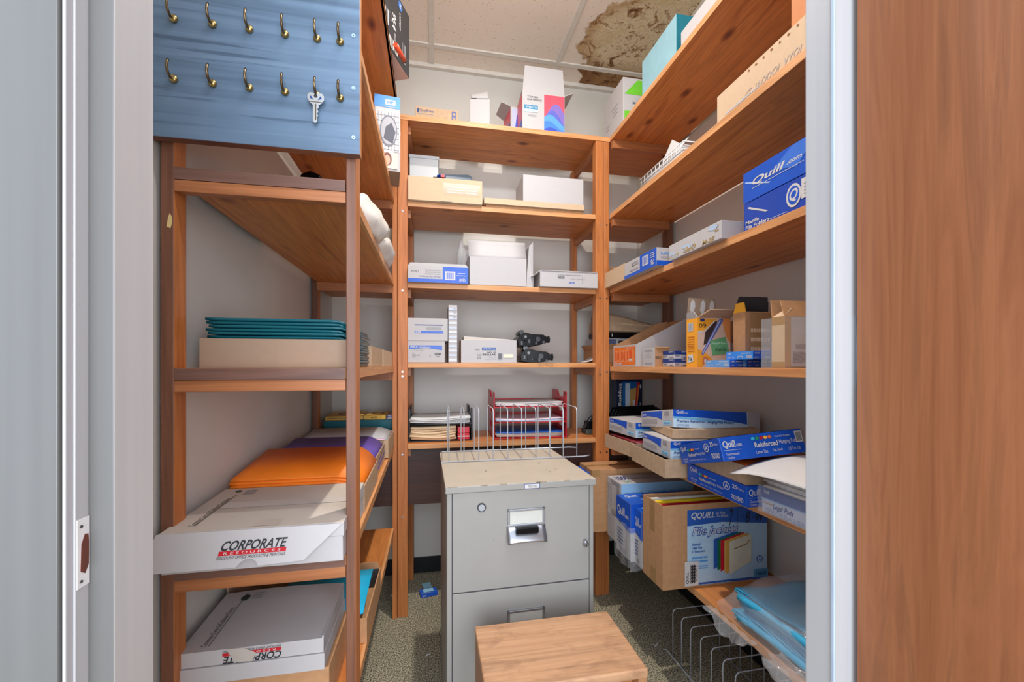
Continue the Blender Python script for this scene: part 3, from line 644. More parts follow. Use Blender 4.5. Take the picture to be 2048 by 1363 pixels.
# ================================================================== left unit
def folders(label, loc, rot, w, d, n, th, m, curl=.03, cw=.2, name='file_folders', lift=0, seed=0, front=0, tabm=None):
    e = thing(name, label, 'file folders', loc, rot); rnd = random.Random(seed); us = 1 - cw
    for q in range(n):
        ox = rnd.uniform(-.003, .003); oy = rnd.uniform(-.004, .003)
        def fn(u, v, q=q, ox=ox, oy=oy):
            x = w * u; dz = -curl * max(0, (u - us) / cw) ** 2 * (1 if q > n * .2 else .4)
            return (ox + x, oy + d * v, q * th + dz * (q / n) + lift * v * (q / n))
        b = MB(); b.grid(fn, 14, 2, m); b.build('folder', e, solid=th * .72)
        if tabm and q % 3 == 0:
            b = MB(); u = .08 + .2 * (q % 4); b.grid(lambda a, c: (w * u + .08 * a, d + .012 * c, q * th + lift * (q / n)), 2, 1, m); b.build('tab', e, solid=th * .5)
    return e
# L3 (1.025): teal folders
Y1 = 1.0255
carton('open kraft tray of teal folders at front of middle left shelf', (-.425, .868, Y1), (.262, .25, .055), (0, 0, 0), KRAFT_G, opened=True, name='kraft_tray', cat='tray')
folders('stack of dark teal hanging folders filling the front kraft tray', (-.415, .875, Y1 + .006), (0, 0, 0), .255, .240, 14, .0066, TEAL, .012, .1, seed=1)
carton('second open kraft tray behind the teal folders on middle left shelf', (-.400, 1.135, Y1), (.245, .24, .055), (0, 0, 0), KRAFT_L, opened=True, name='kraft_tray', cat='tray')
folders('pale green folders sagging in second kraft tray on middle left shelf', (-.394, 1.142, Y1 + .006), (0, 0, 0), .232, .225, 8, .0062, plain((130, 196, 186), .5), .02, seed=2)
carton('third open kraft tray at far end of middle left shelf', (-.400, 1.40, Y1), (.245, .30, .055), (0, 0, 0), CREAM, opened=True, name='kraft_tray', cat='tray')
# L4: corporate box etc (front of shelf a little lower)
LS = R(2.2)
def corp(flip=False):
    f = 'bu' if flip else 'b'; g = 'iu' if flip else 'i'
    if not flip:
        return [('t', .36, .46, .34, .26, 'CORPORATE', INK, 'bi'), ('r', .355, .34, .70, .455, RED), ('t', .38, .365, .29, .065, 'R E S O U R C E S', PAPER), ('t', .35, .24, .35, .075, 'DISCOUNT OFFICE PRODUCTS & PRINTING', INK, 'i')]
    return [('t', .26, .05, .34, .26, 'CORPORATE', INK, 'biu'), ('r', .255, .32, .60, .435, RED), ('t', .29, .345, .28, .07, 'R E S O U R C E S', PAPER, 'u'), ('t', .25, .46, .35, .075, 'DISCOUNT OFFICE PRODUCTS & PRINTING', INK, 'iu')]
ZL4 = .6775
e = thing('paper_box', 'white lidded office paper box at front of fourth left shelf', 'box', (-.446, .790, ZL4), (2.0, 0, 0))
b = MB(); b.box(0, .288, .004, .23, 0, .045, WHITE); b.build('box_body', e, .001)
b = MB(); b.box(-.002, .290, .002, .232, .0455, .071, WHITE, {'T': OFFW}); b.build('lid', e, .0015)
b = MB()
def FL(u, v, q=0): return (-.020 + .310 * u + .018 * v * (1 - u), -.002 - .016 * (1 - v), .072 - .058 * (1 - v))
# hanging front flap of the lid, with a thumb notch
pts = []
for (u, v) in ((0, .0), (.46, 0), (.475, .12), (.50, .2), (.53, .2), (.555, .12), (.57, 0), (.80, .05), (.995, .98), (.0, 1)): pts.append(FL(u, v))
b.face(pts, WHITE); b.build('front_flap', e, solid=.0018)
add_prints(lambda u, v, ee: tuple(a + c for a, c in zip(FL(u, v), (0, -.0012 - ee, 0))), corp(), 'printed_logo', e)
add_prints(lambda u, v, ee: (u * .288, .004 + v * .228, .0712 + ee), [('r', .48, .02, .62, .14, plain((200, 190, 176), .4)), ('r', .15, .45, .95, .60, plain((214, 208, 200), .25)), ('t', .10, .10, .03, .62, 'Common Cents & Collision Commission', INK, 'v'), ('r', .135, .1, .14, .8, INK), ('c', .12, .90, .022, .03, plain((40, 70, 56), .5)), ('l', .17, .8, .25, .95, GREYP, 3)], 'printed_label', e)
e2 = e
ZT = .686
carton('open kraft tray of orange folders on fourth left shelf', (-.452, 1.028, ZT - .001), (.296, .24, .060), (2.0, 0, 0), KRAFT_L, opened=True, name='kraft_tray', cat='tray')
folders('thick stack of bright orange folders on fourth left shelf', (-.446, 1.036, ZT + .004), (3, 0, 0), .285, .225, 12, .0072, ORANGE, .045, lift=.016, seed=4, tabm=1)
carton('open kraft tray of purple folders on fourth left shelf', (-.452, 1.272, ZT + .010), (.290, .225, .060), (1, 0, 0), KRAFT_L, opened=True, name='kraft_tray', cat='tray')
folders('stack of purple and lilac folders on fourth left shelf', (-.446, 1.278, ZT + .014), (3, 0, 0), .282, .215, 11, .0064, PURPLE, .04, lift=.012, seed=5, tabm=1)
e = folders('pale pink folder lying behind the purple folders', (-.44, 1.488, ZT + .087), (2, 0, 0), .275, .016, 1, .004, plain((226, 190, 214), .5), .004, name='file_folder', seed=6)
carton('open tan tray of grey folders at far end of fourth left shelf', (-.452, 1.503, ZT + .021), (.302, .225, .062), (0, 0, 0), KRAFT_L, opened=True, name='kraft_tray', cat='tray')
folders('stack of pale grey folders at far end of fourth left shelf', (-.446, 1.512, ZT + .027), (2, 0, 0), .285, .205, 9, .0066, plain((196, 200, 206), .5), .02, lift=.012, seed=7, tabm=1)
# L5: low kraft box with second paper box, cyan folder box
carton('large kraft carton under the upside-down white paper box, bottom left shelf', (-.455, .845, .3712), (.262, .185, .083), (0, 0, 0), KRAFT, name='kraft_box')
e = thing('paper_box', 'upside-down white office paper box on bottom left shelf', 'box', (-.452, .838, .4552))
b = MB(); b.box(0, .252, 0, .19, 0, .030, WHITE); b.build('box_body', e, .001)
b = MB(); b.grid(lambda u, v: (.004 + .246 * u, .004 + .186 * v, .0582 + .008 * v + .004 * math.sin(u * 3.1) * v), 10, 6, WHITE); 
b.box(.004, .25, .003, .006, .031, .058, WHITE); b.box(.247, .250, .004, .19, .031, .062, WHITE); b.box(.004, .007, .004, .19, .031, .058, WHITE); b.build('lid', e)
add_prints(lambda u, v, ee: (.004 + .246 * u, .0026 - ee, .031 + .027 * v), [('t', .30, .02, .40, .5, 'CORPORATE', INK, 'biu'), ('r', .30, .54, .70, .74, RED), ('t', .34, .58, .32, .12, 'R E S O U R C E S', PAPER, 'u'), ('t', .30, .78, .40, .14, 'DISCOUNT OFFICE PRODUCTS & PRINTING', INK, 'iu'), ('p', [(.38, .1), (.50, .0), (.53, .55), (.44, 1), (.33, 1)], plain((190, 182, 172), .4))], 'printed_logo', e)
add_prints(lambda u, v, ee: (.004 + .246 * u, .004 + .186 * v, .0582 + .008 * v + .004 * math.sin(u * 3.1) * v + ee + .001), [('t', .13, .05, .04, .62, 'Common Cents & Collision Comm', INK, 'v'), ('r', .185, .05, .19, .95, INK), ('c', .20, .84, .035, .06, plain((40, 60, 56), .5)), ('l', .25, .8, .34, .95, GREYP, 3)], 'printed_label', e)
e = thing('cardboard_sheet', 'folded brown cardboard sheet against wall on bottom left shelf', 'cardboard', (-.455, 1.04, .3712), (0, 0, 0))
b = MB(); b.box(0, .004, 0, .22, 0, .20, KRAFT_G); b.build('sheet', e); b = MB(); b.box(.004, .075, .216, .220, 0, .19, KRAFT); b.build('return_flap', e)
carton('open brown carton of cyan folders on bottom left shelf', (-.375, 1.035, .3712), (.223, .25, .058), (0, 0, -.5), KRAFT, opened=True, inner=DKGREY, name='kraft_box', flaps=(('K', .02, -5, KRAFT),))
e = thing('file_folders', 'cyan blue folders leaning in the brown carton, bottom left shelf', 'file folders', (-.365, 1.045, .375))
for q in range(8):
    b = MB(); b.grid(lambda u, v: (-.004 + .012 * u + (.195 - .006 * q) * u, -.004 + .175 * v + .006 * (q % 3) * v, .062 - .004 * q + .004 * math.sin(v * 3) + .022 * v), 4, 4, CYAN); b.build('folder', e, solid=.0012)
# L2 / L1 / L0
e = thing('tape_dispenser', 'glossy black rounded office gadget on upper left shelf', 'desk gadget', (-.335, 1.13, 1.3755), (0, 0, 10))
b = MB(); b.prism([(0, 0), (.075, 0), (.082, .02), (.075, .10), (.055, .145), (.03, .152), (.008, .14), (0, .05)], 1, 0, .05, BLK); b.build('body', e, .006, 3)
b = MB(); b.cyl((.038, -.001, .095), (0, -1, 0), .026, .004, CHROME, 20); b.build('disc', e)
b = MB(); b.box(.01, .07, .01, .04, .002, .01, DKGREY); b.build('base', e)
carton('thin blue printed folder box between wall and upper left shelf', (-.4685, .93, 1.3757), (.14, .34, .035), (0, 0, 0), NAVY, prints={'D': [('r', .0, .02, .2, .98, NAVY), ('p', [(.01, .55), (.15, .55), (.15, .7), (.01, .72)], plain((196, 176, 172), .5)), ('t', .02, .2, .10, .2, 'Quill', LBLUE, 'bv'), ('p', [(.01, .08), (.15, .1), (.15, .2), (.01, .16)], plain((196, 176, 172), .5))]}, name='folder_box')
e = thing('plastic_bag', 'white plastic bag of supplies bulging over edge of upper left shelf', 'bag', (-.20, 1.30, 1.3757))
b = MB(); WBAG = plain((224, 220, 212), .35, name='white_bag_plastic', bumpy=.3, sc=40)
b.grid(blob(0, -.10, .045, .075, .13, .062, WBAG, amp=.05, seed=5), 22, 30, WBAG); b.build('bag_body', e)
b = MB(); b.grid(blob(.01, .16, .036, .065, .13, .052, WBAG, amp=.06, seed=8), 22, 30, WBAG); b.build('bag_fold', e)
b = MB(); b.grid(lambda u, v: (.05 + .02 * u, .015 + .03 * v, .055 + .018 * u + .006 * math.sin(v * 8)), 5, 5, WBAG); b.build('tied_corner', e, solid=.0008)
PHOTO = plain((206, 206, 208), .4, name='photo_grey'); SKIN = plain((222, 170, 144), .5, name='photo_skin')
ph = [('r', 0, .84, 1, 1, SKY), ('r', .42, .88, .82, .95, PAPER), ('t', .5, .895, .24, .04, 'HP', SKY, 'b'), ('l', .4, .85, .8, .87, PAPER, 1), ('r', .04, .26, .96, .83, PHOTO)]
for q in range(14): ph.append(('c', .55, .52, .46 - q * .001, .30 - q * .001, DKGREY if q % 2 == 0 else PHOTO)) if q < 2 else None
for q in range(7): ph.append(('r', .14 + q * .13, .27, .15 + q * .13, .78, DKGREY)); ph.append(('r', .08, .28 + q * .075, .95, .284 + q * .075, DKGREY))
ph += [('c', .55, .53, .34, .21, plain((120, 124, 134), .5)), ('c', .55, .53, .30, .185, plain((176, 178, 184), .5)), ('p', [(.35, .42), (.7, .36), (.82, .52), (.66, .64), (.44, .58)], plain((84, 88, 100), .5)), ('r', .1, .03, .9, .24, plain((232, 206, 190), .5)), ('c', .5, .15, .17, .09, plain((120, 70, 60), .5)), ('c', .5, .14, .11, .065, SKIN)]
carton('tall printer cartridge box with photo front hanging over left shelf edge', (-.197, 1.505, 1.7112), (.087, .13, .262), (0, 0, 6), WHITE, fm={'D': KRAFT_G}, prints={'F': ph}, name='printer_box', seam=False)
hp = [('c', .70, .90, .06, .07, plain((60, 120, 200), .4)), ('t', .67, .86, .06, .08, 'hp', PAPER, 'biV'), ('t', .66, .52, .05, .26, 'LASERJET', PAPER, 'bV'), ('t', .46, .38, .11, .24, '964', PAPER, 'bV'), ('c', .40, .48, .045, .06, GREYP), ('c', .40, .48, .04, .054, plain((52, 54, 58), .4)),
      ('t', .52, .22, .035, .12, 'Black', PAPER, 'V'), ('t', .63, .16, .035, .10, 'Noir', PAPER, 'V'), ('bar', .16, .05, .62, .20, PAPER, 12), ('bar', .16, .30, .36, .52, PAPER, 6), ('bar', .76, .1, .86, .4, GREYP, 3)]
carton('black toner cartridge box overhanging aisle from topmost left shelf', (-.172, 1.325, 2.0665), (.24, .12, .225), (0, 0, 67.7), plain((52, 54, 58), .4, name='charcoal_print'), fm={'D': plain((214, 180, 170), .6, name='pinkish_card'), 'T': OFFW}, prints={'F': hp}, name='laser_toner_box', seam=False)
e = thing('marker_pen', 'orange marker pen hanging at edge beneath the black toner box', 'pen', (-.118, 1.40, 2.0745), (90, 0, -20))
b = MB(); b.cyl((0, 0, 0), (0, 0, -1), .008, .07, plain((226, 84, 50), .3), 14); b.build('barrel', e); b = MB(); b.cyl((0, 0, -.07), (0, 0, -1), .0065, .012, BLK, 12, .003); b.build('cap', e)
e = thing('paper_sheet', 'loose white paper sheet against wall on upper left shelf', 'paper', (-.43, 1.30, 1.7115), (0, 0, 0))
b = MB(); b.grid(lambda u, v: (-.012 + .10 * u, .30 * v, .004 + .01 * math.sin(v * 5) * u), 6, 8, PAPER); b.build('sheet', e, solid=.001)
# T5 left corner behind left unit
carton('teal file box in back left corner under the yellow books', (-.432, 1.80, Z5), (.30, .23, .098), (0, 0, 0), plain((0, 96, 108), .4, name='dark_teal'), name='teal_box', seam=False)
def book(label, loc, rot, w, d, h, m, pr=None):
    e = thing('paperback_book', label, 'book', loc, rot)
    b = MB(); b.box(.0015, w - .0015, .0015, d - .0015, .001, h - .001, OFFW); b.build('pages', e)
    b = MB(); b.box(0, w, 0, d, 0, .001, m); b.box(0, w, 0, d, h - .001, h, m); b.box(0, w, 0, .0012, 0, h, m); b.build('cover', e)
    if pr: add_prints(lambda u, v, ee: (u * w, -ee, v * h), pr, 'printed_title', e)
    add_prints(lambda u, v, ee: (u * w, v * d, h + ee), [('c', .5, .5, .3, .3, plain((120, 50, 30), .5)), ('c', .5, .5, .2, .2, m)], 'cover_art', e)
book('yellow paperback at left end on teal box in back corner', (-.426, 1.803, Z5 + .0985), (0, 0, 2), .145, .19, .016, plain((222, 176, 70), .5), [('t', .05, .3, .6, .4, 'REFERENCE GUIDE', INK, 'b')])
book('yellow paperback at right of teal box in back corner', (-.275, 1.801, Z5 + .0985), (0, 0, -3), .085, .15, .018, plain((228, 180, 70), .5), [('t', .3, .3, .3, .4, 'A Z', INK, 'b')])
sheets('spread of pale leaflets beside yellow books on teal box', (-.185, 1.80, Z5 + .0985), (0, 0, -4), .062, .16, 4, .004, (plain((190, 180, 200), .5), PAPER, plain((120, 130, 170), .5)), seed=9, sag=.001, name='leaflets', cat='leaflets')

# ================================================================== filing cabinet, wire racks, step stool
e = thing('filing_cabinet', 'grey two-drawer steel filing cabinet with chipped edges and worn top', 'filing cabinet', (.033, 1.068, 0), (0, 0, .9))
CW, CDp, CH = .408, .43, .72
CHIP = plain((150, 140, 122), .6, name='chipped_enamel'); TOPM = plain((192, 182, 164), .45, name='lamplit_enamel', var=.04, sc=14)  # top panel colour carries the warm lamplight, paler than the front enamel
b = MB(); b.box(.004, CW - .004, .006, CDp, 0, CH - .017, ENAMEL); b.build('cabinet_body', e, .002)
b = MB(); b.box(0, CW, -.004, CDp + .002, CH - .017, CH, ENAMEL, {'T': TOPM}); b.build('top_panel', e, .002, 3)
b = MB(); b.box(.019, CW - .019, .002, .0058, .447, CH - .0185, ENAMEL)
d1 = b.build('drawer', e, .001)
b = MB(); b.box(.019, CW - .019, .002, .0058, .16, .4435, ENAMEL); d2 = b.build('drawer', e, .001)
b = MB(); b.box(.0165, CW - .0165, .0050, .0062, .157, CH - .0172, DKGREY); b.build('drawer_gap', e)
ALU = plain((176, 180, 186), .32, .85, .03, 'brushed_aluminium')
def pull(dr, zt):
    b = MB(); x0, x1 = .161, .262
    for q in ((x0, x1, zt - .006, zt), (x0, x0 + .006, zt - .040, zt), (x1 - .006, x1, zt - .040, zt), (x0, x1, zt - .045, zt - .040)): b.box(q[0], q[1], -.004, .002, q[2], q[3], ALU)
    b.build('label_holder', dr, .0008)
    b = MB(); b.box(x0 + .006, x1 - .006, .0008, .0018, zt - .040, zt - .006, plain((206, 206, 196), .4)); b.build('label_card', dr)
    b = MB(); b.grid(lambda u, v: (x0 - .002 + (x1 - x0 + .004) * u, .001 - .022 * (math.sin(v * 1.5)) ** 2 * (1 - .15 * (2 * u - 1) ** 2), zt - .0455 - .040 * v + .004 * (1 - (2 * u - 1) ** 2) * v), 10, 10, ALU); b.build('handle_scoop', dr, solid=.002)
    b = MB(); b.box(x0 + .020, x1 - .020, -.018, .0, zt - .062, zt - .044, BLK); b.build('grip', dr, .003, 3)
pull(d1, .652); pull(d2, .386)
b = MB(); b.cyl((.093, .002, .662), (0, -1, 0), .0115, .003, plain((70, 72, 76), .3, .6), 24); b.cyl((.093, -.001, .662), (0, -1, 0), .0085, .002, ALU, 20); b.build('round_vent', d1)
b = MB(); b.cyl((.377, .002, .549), (-.1, -1, -.25), .0075, .014, CHROME, 18); b.cyl((.3756, -.0118, .5456), (-.1, -1, -.25), .006, .002, ALU, 18); b.build('lock', d1)
b = MB(); b.box(.3745, .3765, -.0145, -.0135, .542, .549, INK); b.build('keyhole', d1)
b = MB(); b.cyl((.125, .002, .575), (0, -1, 0), .0012, .0006, INK, 8); b.build('rivet_hole', d1)
b = MB(); b.box(.205, .248, -.0052, -.0042, CH - .0155, CH - .0025, NAVY); b.box(.2065, .2465, -.0056, -.0052, CH - .0145, CH - .0035, PAPER); b.build('name_badge', e)
add_prints(lambda u, v, ee: (.2075 + .038 * u, -.0056 - ee, CH - .014 + .010 * v), [('t', .24, .15, .56, .66, 'VICTOR', INK, 'i')], 'badge_lettering', e)
rnd = random.Random(3)
for q in range(16):
    b = MB(); x = rnd.uniform(0, CW - .03); b.box(x, x + rnd.uniform(.004, .03), -.0045, -.0015, CH - .0015, CH + .0003, CHIP); b.build('edge_chip', e) if q < 9 else None
for (x, y, l_, a) in ((.30, .20, .012, 40), (.12, .13, .014, 60), (.33, .12, .006, 10), (.30, .09, .008, 20)):
    b = MB(); c_, s_ = math.cos(R(a)), math.sin(R(a)); b.face([(x, y, CH + .0004), (x + l_ * c_, y + l_ * s_, CH + .0004), (x + l_ * c_ - .002, y + l_ * s_ + .002, CH + .0004), (x - .001, y + .002, CH + .0004)], INK); b.build('scratch', e)
def rack(label, loc, rz, n, sp, depth, hgt, x0, length):
    """wire sorter: two rails along local x, hoops across y"""
    e = thing('wire_rack', label, 'wire rack', loc, (0, 0, rz), None)
    for y in (0, depth):
        b = MB(); b.tube([(0, y - (.012 if y == 0 else -.01), .003), (.004, y, .003), (length, y, .003), (length + .022, y + (.012 if y == 0 else -.01), .003)], .0022, WIRE); b.build('base_rail', e)
    r = .016; h0 = None
    for k in range(n):
        if h0 is None:
            pts = [(0, 0, .003), (0, 0, hgt - r)]
            for a in range(1, 6): t = a * math.pi / 12; pts.append((0, r * (1 - math.cos(t)), hgt - r + r * math.sin(t)))
            pts.append((0, depth - r, hgt))
            for a in range(1, 6): t = a * math.pi / 12; pts.append((0, depth - r + r * math.sin(t), hgt - r + r * math.cos(t)))
            pts += [(0, depth, hgt - r), (0, depth, .003)]
            b = MB(); b.tube(pts, .0018, WIRE, 8); h0 = b.build('hoop', e); o = h0
        else: o = h0.copy(); COL.objects.link(o)
        o.parent = e; o.location = (x0 + sp * k, 0, 0)
    return e
rack('steel wire file rack standing on top of the grey filing cabinet', (.030, 1.333, .7203), -.5, 10, .0472, .158, .168, .023, .475)
rack('steel wire file rack on the carpet beneath lowest right shelf', (.832, 1.372, .0005), -90, 13, .0512, .185, .172, .045, .70)

e = thing('step_stool', 'worn wooden step stool in front of the filing cabinet', 'step stool', (.098, .768, 0), (0, 0, 0))
b = MB(); b.box(0, .330, 0, .203, .400, .4195, W_STOOL); b.build('stool_top', e, .004, 3)
for x in (.001, .310):
    b = MB(); b.prism([(.004, 0), (.150, 0), (.19, .02), (.199, .06), (.199, .3998), (.004, .3998)], 0, x, x + .019, wood('pine_side', (186, 134, 92), (154, 102, 66), 2)); b.build('side_panel', e, .001)
b = MB(); b.box(.0205, .3095, .03, .046, .33, .3998, W_RX); b.build('front_rail', e, .001)
b = MB(); b.box(.0205, .3095, .18, .197, .30, .3998, W_RX); b.build('back_rail', e, .001)
# floor bits
e = thing('small_blue_box', 'small blue staple box lying open on carpet beside cabinet', 'box', (-.048, 1.875, .0005), (0, 0, 12))
b = MB(); b.box(0, .075, 0, .045, 0, .016, BLUE); b.build('box_body', e, .001)
b = MB(); b.box(.022, .060, .046, .10, .0, .014, WHITE, {'T': LBLUE}); b.build('inner_sleeve', e, .001)
add_prints(face_map('F', .075, .045, .016), [('t', .08, .25, .22, .5, 'Quill', PAPER, 'b')], 'printed_label', e); add_prints(face_map('T', .075, .045, .016), [('r', .2, .3, .8, .9, LBLUE), ('t', .1, .1, .5, .15, 'Staples', PAPER)], 'printed_label', e)
for label, x, y, s in (('small torn white paper scrap on carpet left of cabinet', -.02, 1.50, .010), ('small white paper scrap on carpet right of the step stool', .80, 1.39, .014)):
    e = thing('paper_scrap', label, 'paper scrap', (x, y, .0006), (0, 0, 20)); b = MB(); b.prism([(0, 0), (s * 1.4, s * .2), (s * 2.0, s * .9), (s * .9, s * .5), (s * .3, s * 1.0)], 2, 0, .002, PAPER); b.build('scrap', e)

# ================================================================== right unit
Q1, Q2, Q3, Q4, Q5, Q6 = 2.0552, 1.7092, 1.3732, 1.0242, .6862, .3472
LIME = plain((110, 200, 50), .4, name='lime_print')
carton('white and lime green paper carton at corner on topmost right shelf', (.787, 1.622, Q1), (.30, .186, .185), (0, 0, 0), WHITE, fm={'D': LIME}, prints={
    'F': [('p', [(.02, .62), (.35, .62), (.35, .96), (.22, .96)], LIME), ('r', .36, .62, .98, .96, LIME), ('t', .14, .40, .2, .08, 'Multiuse', GREYP, 'b'), ('r', .02, .04, .98, .24, LIME)], 'L': [('r', .4, .55, .75, .57, GREYP), ('r', .45, .46, .7, .48, GREYP), ('r', .5, .37, .72, .39, GREYP), ('r', .1, .3, .3, .31, GREYP), ('r', .1, .22, .25, .23, GREYP)]}, name='paper_carton')
AQUA = plain((140, 184, 196), .45, name='aqua_card'); PETROL = plain((20, 118, 136), .45, name='petrol_card')
carton('light aqua magazine carton on topmost right shelf beside green one', (.787, 1.235, Q1), (.29, .225, .128), (0, 0, 0), AQUA, fm={'F': PETROL}, prints={'F': []}, name='aqua_carton', seam=False, opened=True, inner=PETROL)
carton('flat white carton near door on topmost right shelf', (.787, .98, Q1), (.26, .23, .045), (0, 0, 0), WHITE, name='white_carton')
# second shelf
e = thing('wire_basket', 'shallow white wire basket holding paper on second right shelf', 'basket', (.79, 1.20, Q2))
WW = plain((222, 222, 220), .35, name='white_coated_wire')
b = MB()
for z, r in ((.038, .002), (.004, .0015)):
    b.tube([(0, 0, z), (0, .29, z), (.22, .29, z), (.22, 0, z), (0, 0, z)], r, WW, 6)
b.build('basket_rim', e)
for k in range(11):
    b = MB(); y = .0145 + k * .026; b.tube([(0, y, .038), (0, y, .003), (.22, y, .003), (.22, y, .038)], .0011, WW, 6); b.build('basket_wire', e)
sheets('crumpled white papers inside the white wire basket', (.796, 1.21, Q2 + .006), (0, 0, 0), .20, .27, 6, .004, (PAPER,), seed=12, sag=.004)
e = thing('folded_paper', 'folded white paper sticking up from the wire basket', 'paper', (.80, 1.225, Q2 + .0335))
b = MB(); b.face([(0, 0, 0), (.04, .02, .048), (.02, .035, .03), (.0, .055, .052), (-.004, .11, .0)], PAPER); b.build('sheet', e, solid=.0015)
torn = []
carton('large cream open carton with torn perforated edge on second right shelf', (.792, .70, Q2), (.24, .343, .078), (0, 0, 0), CREAM, opened=True, inner=CREAM, flaps=(('R', .06, 10, CREAM),), prints={'L': [
    ('t', .22, .07, .10, .12, 'LL', GREYP), ('r', .10, .10, .45, .16, WHITE), ('t', .30, .06, .5, .22, '//T  IAODOI  VYOI', plain((176, 160, 150), .5), 'i')] + [('c', .35 + .07 * q, .90 - .01 * (q % 3), .008 + .003 * (q % 2), .03, plain((150, 92, 50), .7)) for q in range(8)]}, name='cream_carton')
flap(bpy.data.objects['cream_carton'], 'F', .24, .343, .078, .09, 6, KRAFT)
carton('orange-brown kraft carton nearest the door, tilted on the cream carton', (.800, .60, Q2 + .0795), (.24, .205, .09), (0, 0, 0), plain((196, 118, 60), .6, name='orange_kraft'), name='kraft_carton')
carton('dark teal binder box at wall behind the cream carton', (1.045, .72, Q2), (.045, .42, .15), (0, 0, 0), PETROL, name='teal_box', seam=False)
# third shelf
carton('long low kraft carton at corner of third right shelf', (.758, 1.550, Q3), (.26, .19, .066), (0, 0, 0), KRAFT_L, fm={'L': CREAM}, opened=True, name='kraft_carton')
carton('small kraft box inside the corner behind long low carton', (.80, 1.80, Q3 - .0035), (.12, .14, .115), (0, 0, 0), KRAFT, name='kraft_box')
carton('blue and white folder box overhanging third right shelf', (.757, 1.305, Q3), (.13, .243, .062), (0, 0, 0), WHITE, fm={'D': WHITE}, prints={
    'L': [('r', 0, 0, 1, .2, BLUE), ('r', .52, 0, 1, 1, BLUE), ('r', .60, .3, .78, .85, PAPER), ('bar', .62, .36, .76, .8, BLUE, 10), ('c', .3, .62, .02, .07, INK), ('t', .2, .3, .28, .1, 'Manila File Folders', NAVY), ('l', .25, .6, .48, .9, GREYP, 2), ('t', .84, .15, .1, .3, 'Quill', PAPER, 'bV'), ('l', .84, .55, .95, .9, PAPER, 3)],
    'F': [('r', 0, 0, 1, .28, BLUE), ('t', .12, .62, .5, .14, 'LASER', MBLUE, 'b'), ('l', .12, .4, .6, .55, GREYP, 2)], 'D': [('t', .2, .5, .3, .2, 'FOLDERS', INK)]}, name='folder_box')
e = carton('white envelope carton lettered in gold on third right shelf', (.768, .995, Q3), (.10, .252, .050), (0, 0, 0), WHITE, prints={
    'L': [('p', [(.04, 0), (.22, 0), (.14, .4), (.0, .55)], plain((176, 198, 220), .5)), ('p', [(.30, .2), (.52, .25), (.48, .5), (.27, .6)], plain((176, 198, 220), .5)), ('t', .02, .04, .2, .26, 'VELOX', plain((176, 146, 84), .5), 'bi'), ('t', .30, .10, .26, .30, 'OPEL', plain((176, 146, 84), .5), 'biu'), ('t', .68, .05, .22, .26, 'M-2E', plain((176, 146, 84), .5), 'bi'), ('t', .88, .5, .08, .36, 'C', plain((176, 146, 84), .5), 'b'), ('p', [(.78, .75), (.9, .6), (.96, .8), (.86, .98)], plain((176, 198, 220), .5))]}, name='envelope_carton', seam=False)
b = MB(); b.prism([(.0995, .0), (.155, 0), (.1, .048)], 1, 0, .25, WHITE, ); b.build('end_flap', e, .0005)
man = [('p', [(.02, .66), (.03, .70), (.33, .28), (.31, .26)], plain((160, 190, 235), .4)), ('p', [(.35, .6), (.55, .98), (.8, .98), (.6, .3)], plain((60, 116, 214), .35)), ('t', .16, .42, .34, .24, 'Quill', PAPER, 'bis', '.1'), ('t', .51, .50, .13, .09, '.com', PAPER, 'bi'), ('r', .16, .36, .64, .375, PAPER)]
carton('blue manila folder box with white script, upper of two on third right shelf', (.800, .50, Q3 + .077), (.24, .452, .078), (0, 0, 0), BLUE, opened=True, inner=KRAFT, prints={'L': [tuple([it[0]] + [(it[1] if not isinstance(it[1], float) else it[1])] + list(it[2:])) if it[0] != 'p' else ('p', [(u * .6, v) for u, v in it[1]], it[2]) for it in [('p', man[0][1], man[0][2]), ('p', man[1][1], man[1][2]), ('t', .07, .42, .22, .26, 'Quill', PAPER, 'bi'), ('t', .30, .50, .09, .09, '.com', PAPER, 'bi'), ('r', .07, .36, .40, .375, PAPER)]]}, name='folder_box')
carton('blue manila folder box marked File Folders, lower of two on third right shelf', (.797, .50, Q3), (.24, .446, .073), (0, 0, 0), plain((28, 72, 176), .35, name='royal_blue_print'), opened=True, inner=KRAFT_G, prints={'L': [('p', [(.03, .80), (.04, .84), (.18, .42), (.16, .42)], PAPER), ('t', .015, .24, .10, .13, 'Manila', PAPER, 'b'), ('t', .015, .07, .17, .13, 'File Folders', PAPER, 'b'), ('r', .18, .1, .3, .115, PAPER), ('c', .34, .52, .045, .36, PAPER), ('c', .34, .52, .034, .29, BLUE), ('t', .315, .32, .05, .40, 'Q', PAPER, 'bi'), ('r', .385, .3, .95, .9, PAPER), ('l', .40, .4, .9, .8, GREYP, 4)]}, name='folder_box')
carton('white box end behind envelope carton in back of third right shelf', (.90, .98, Q3), (.18, .2, .04), (0, 0, 0), WHITE, name='white_carton')
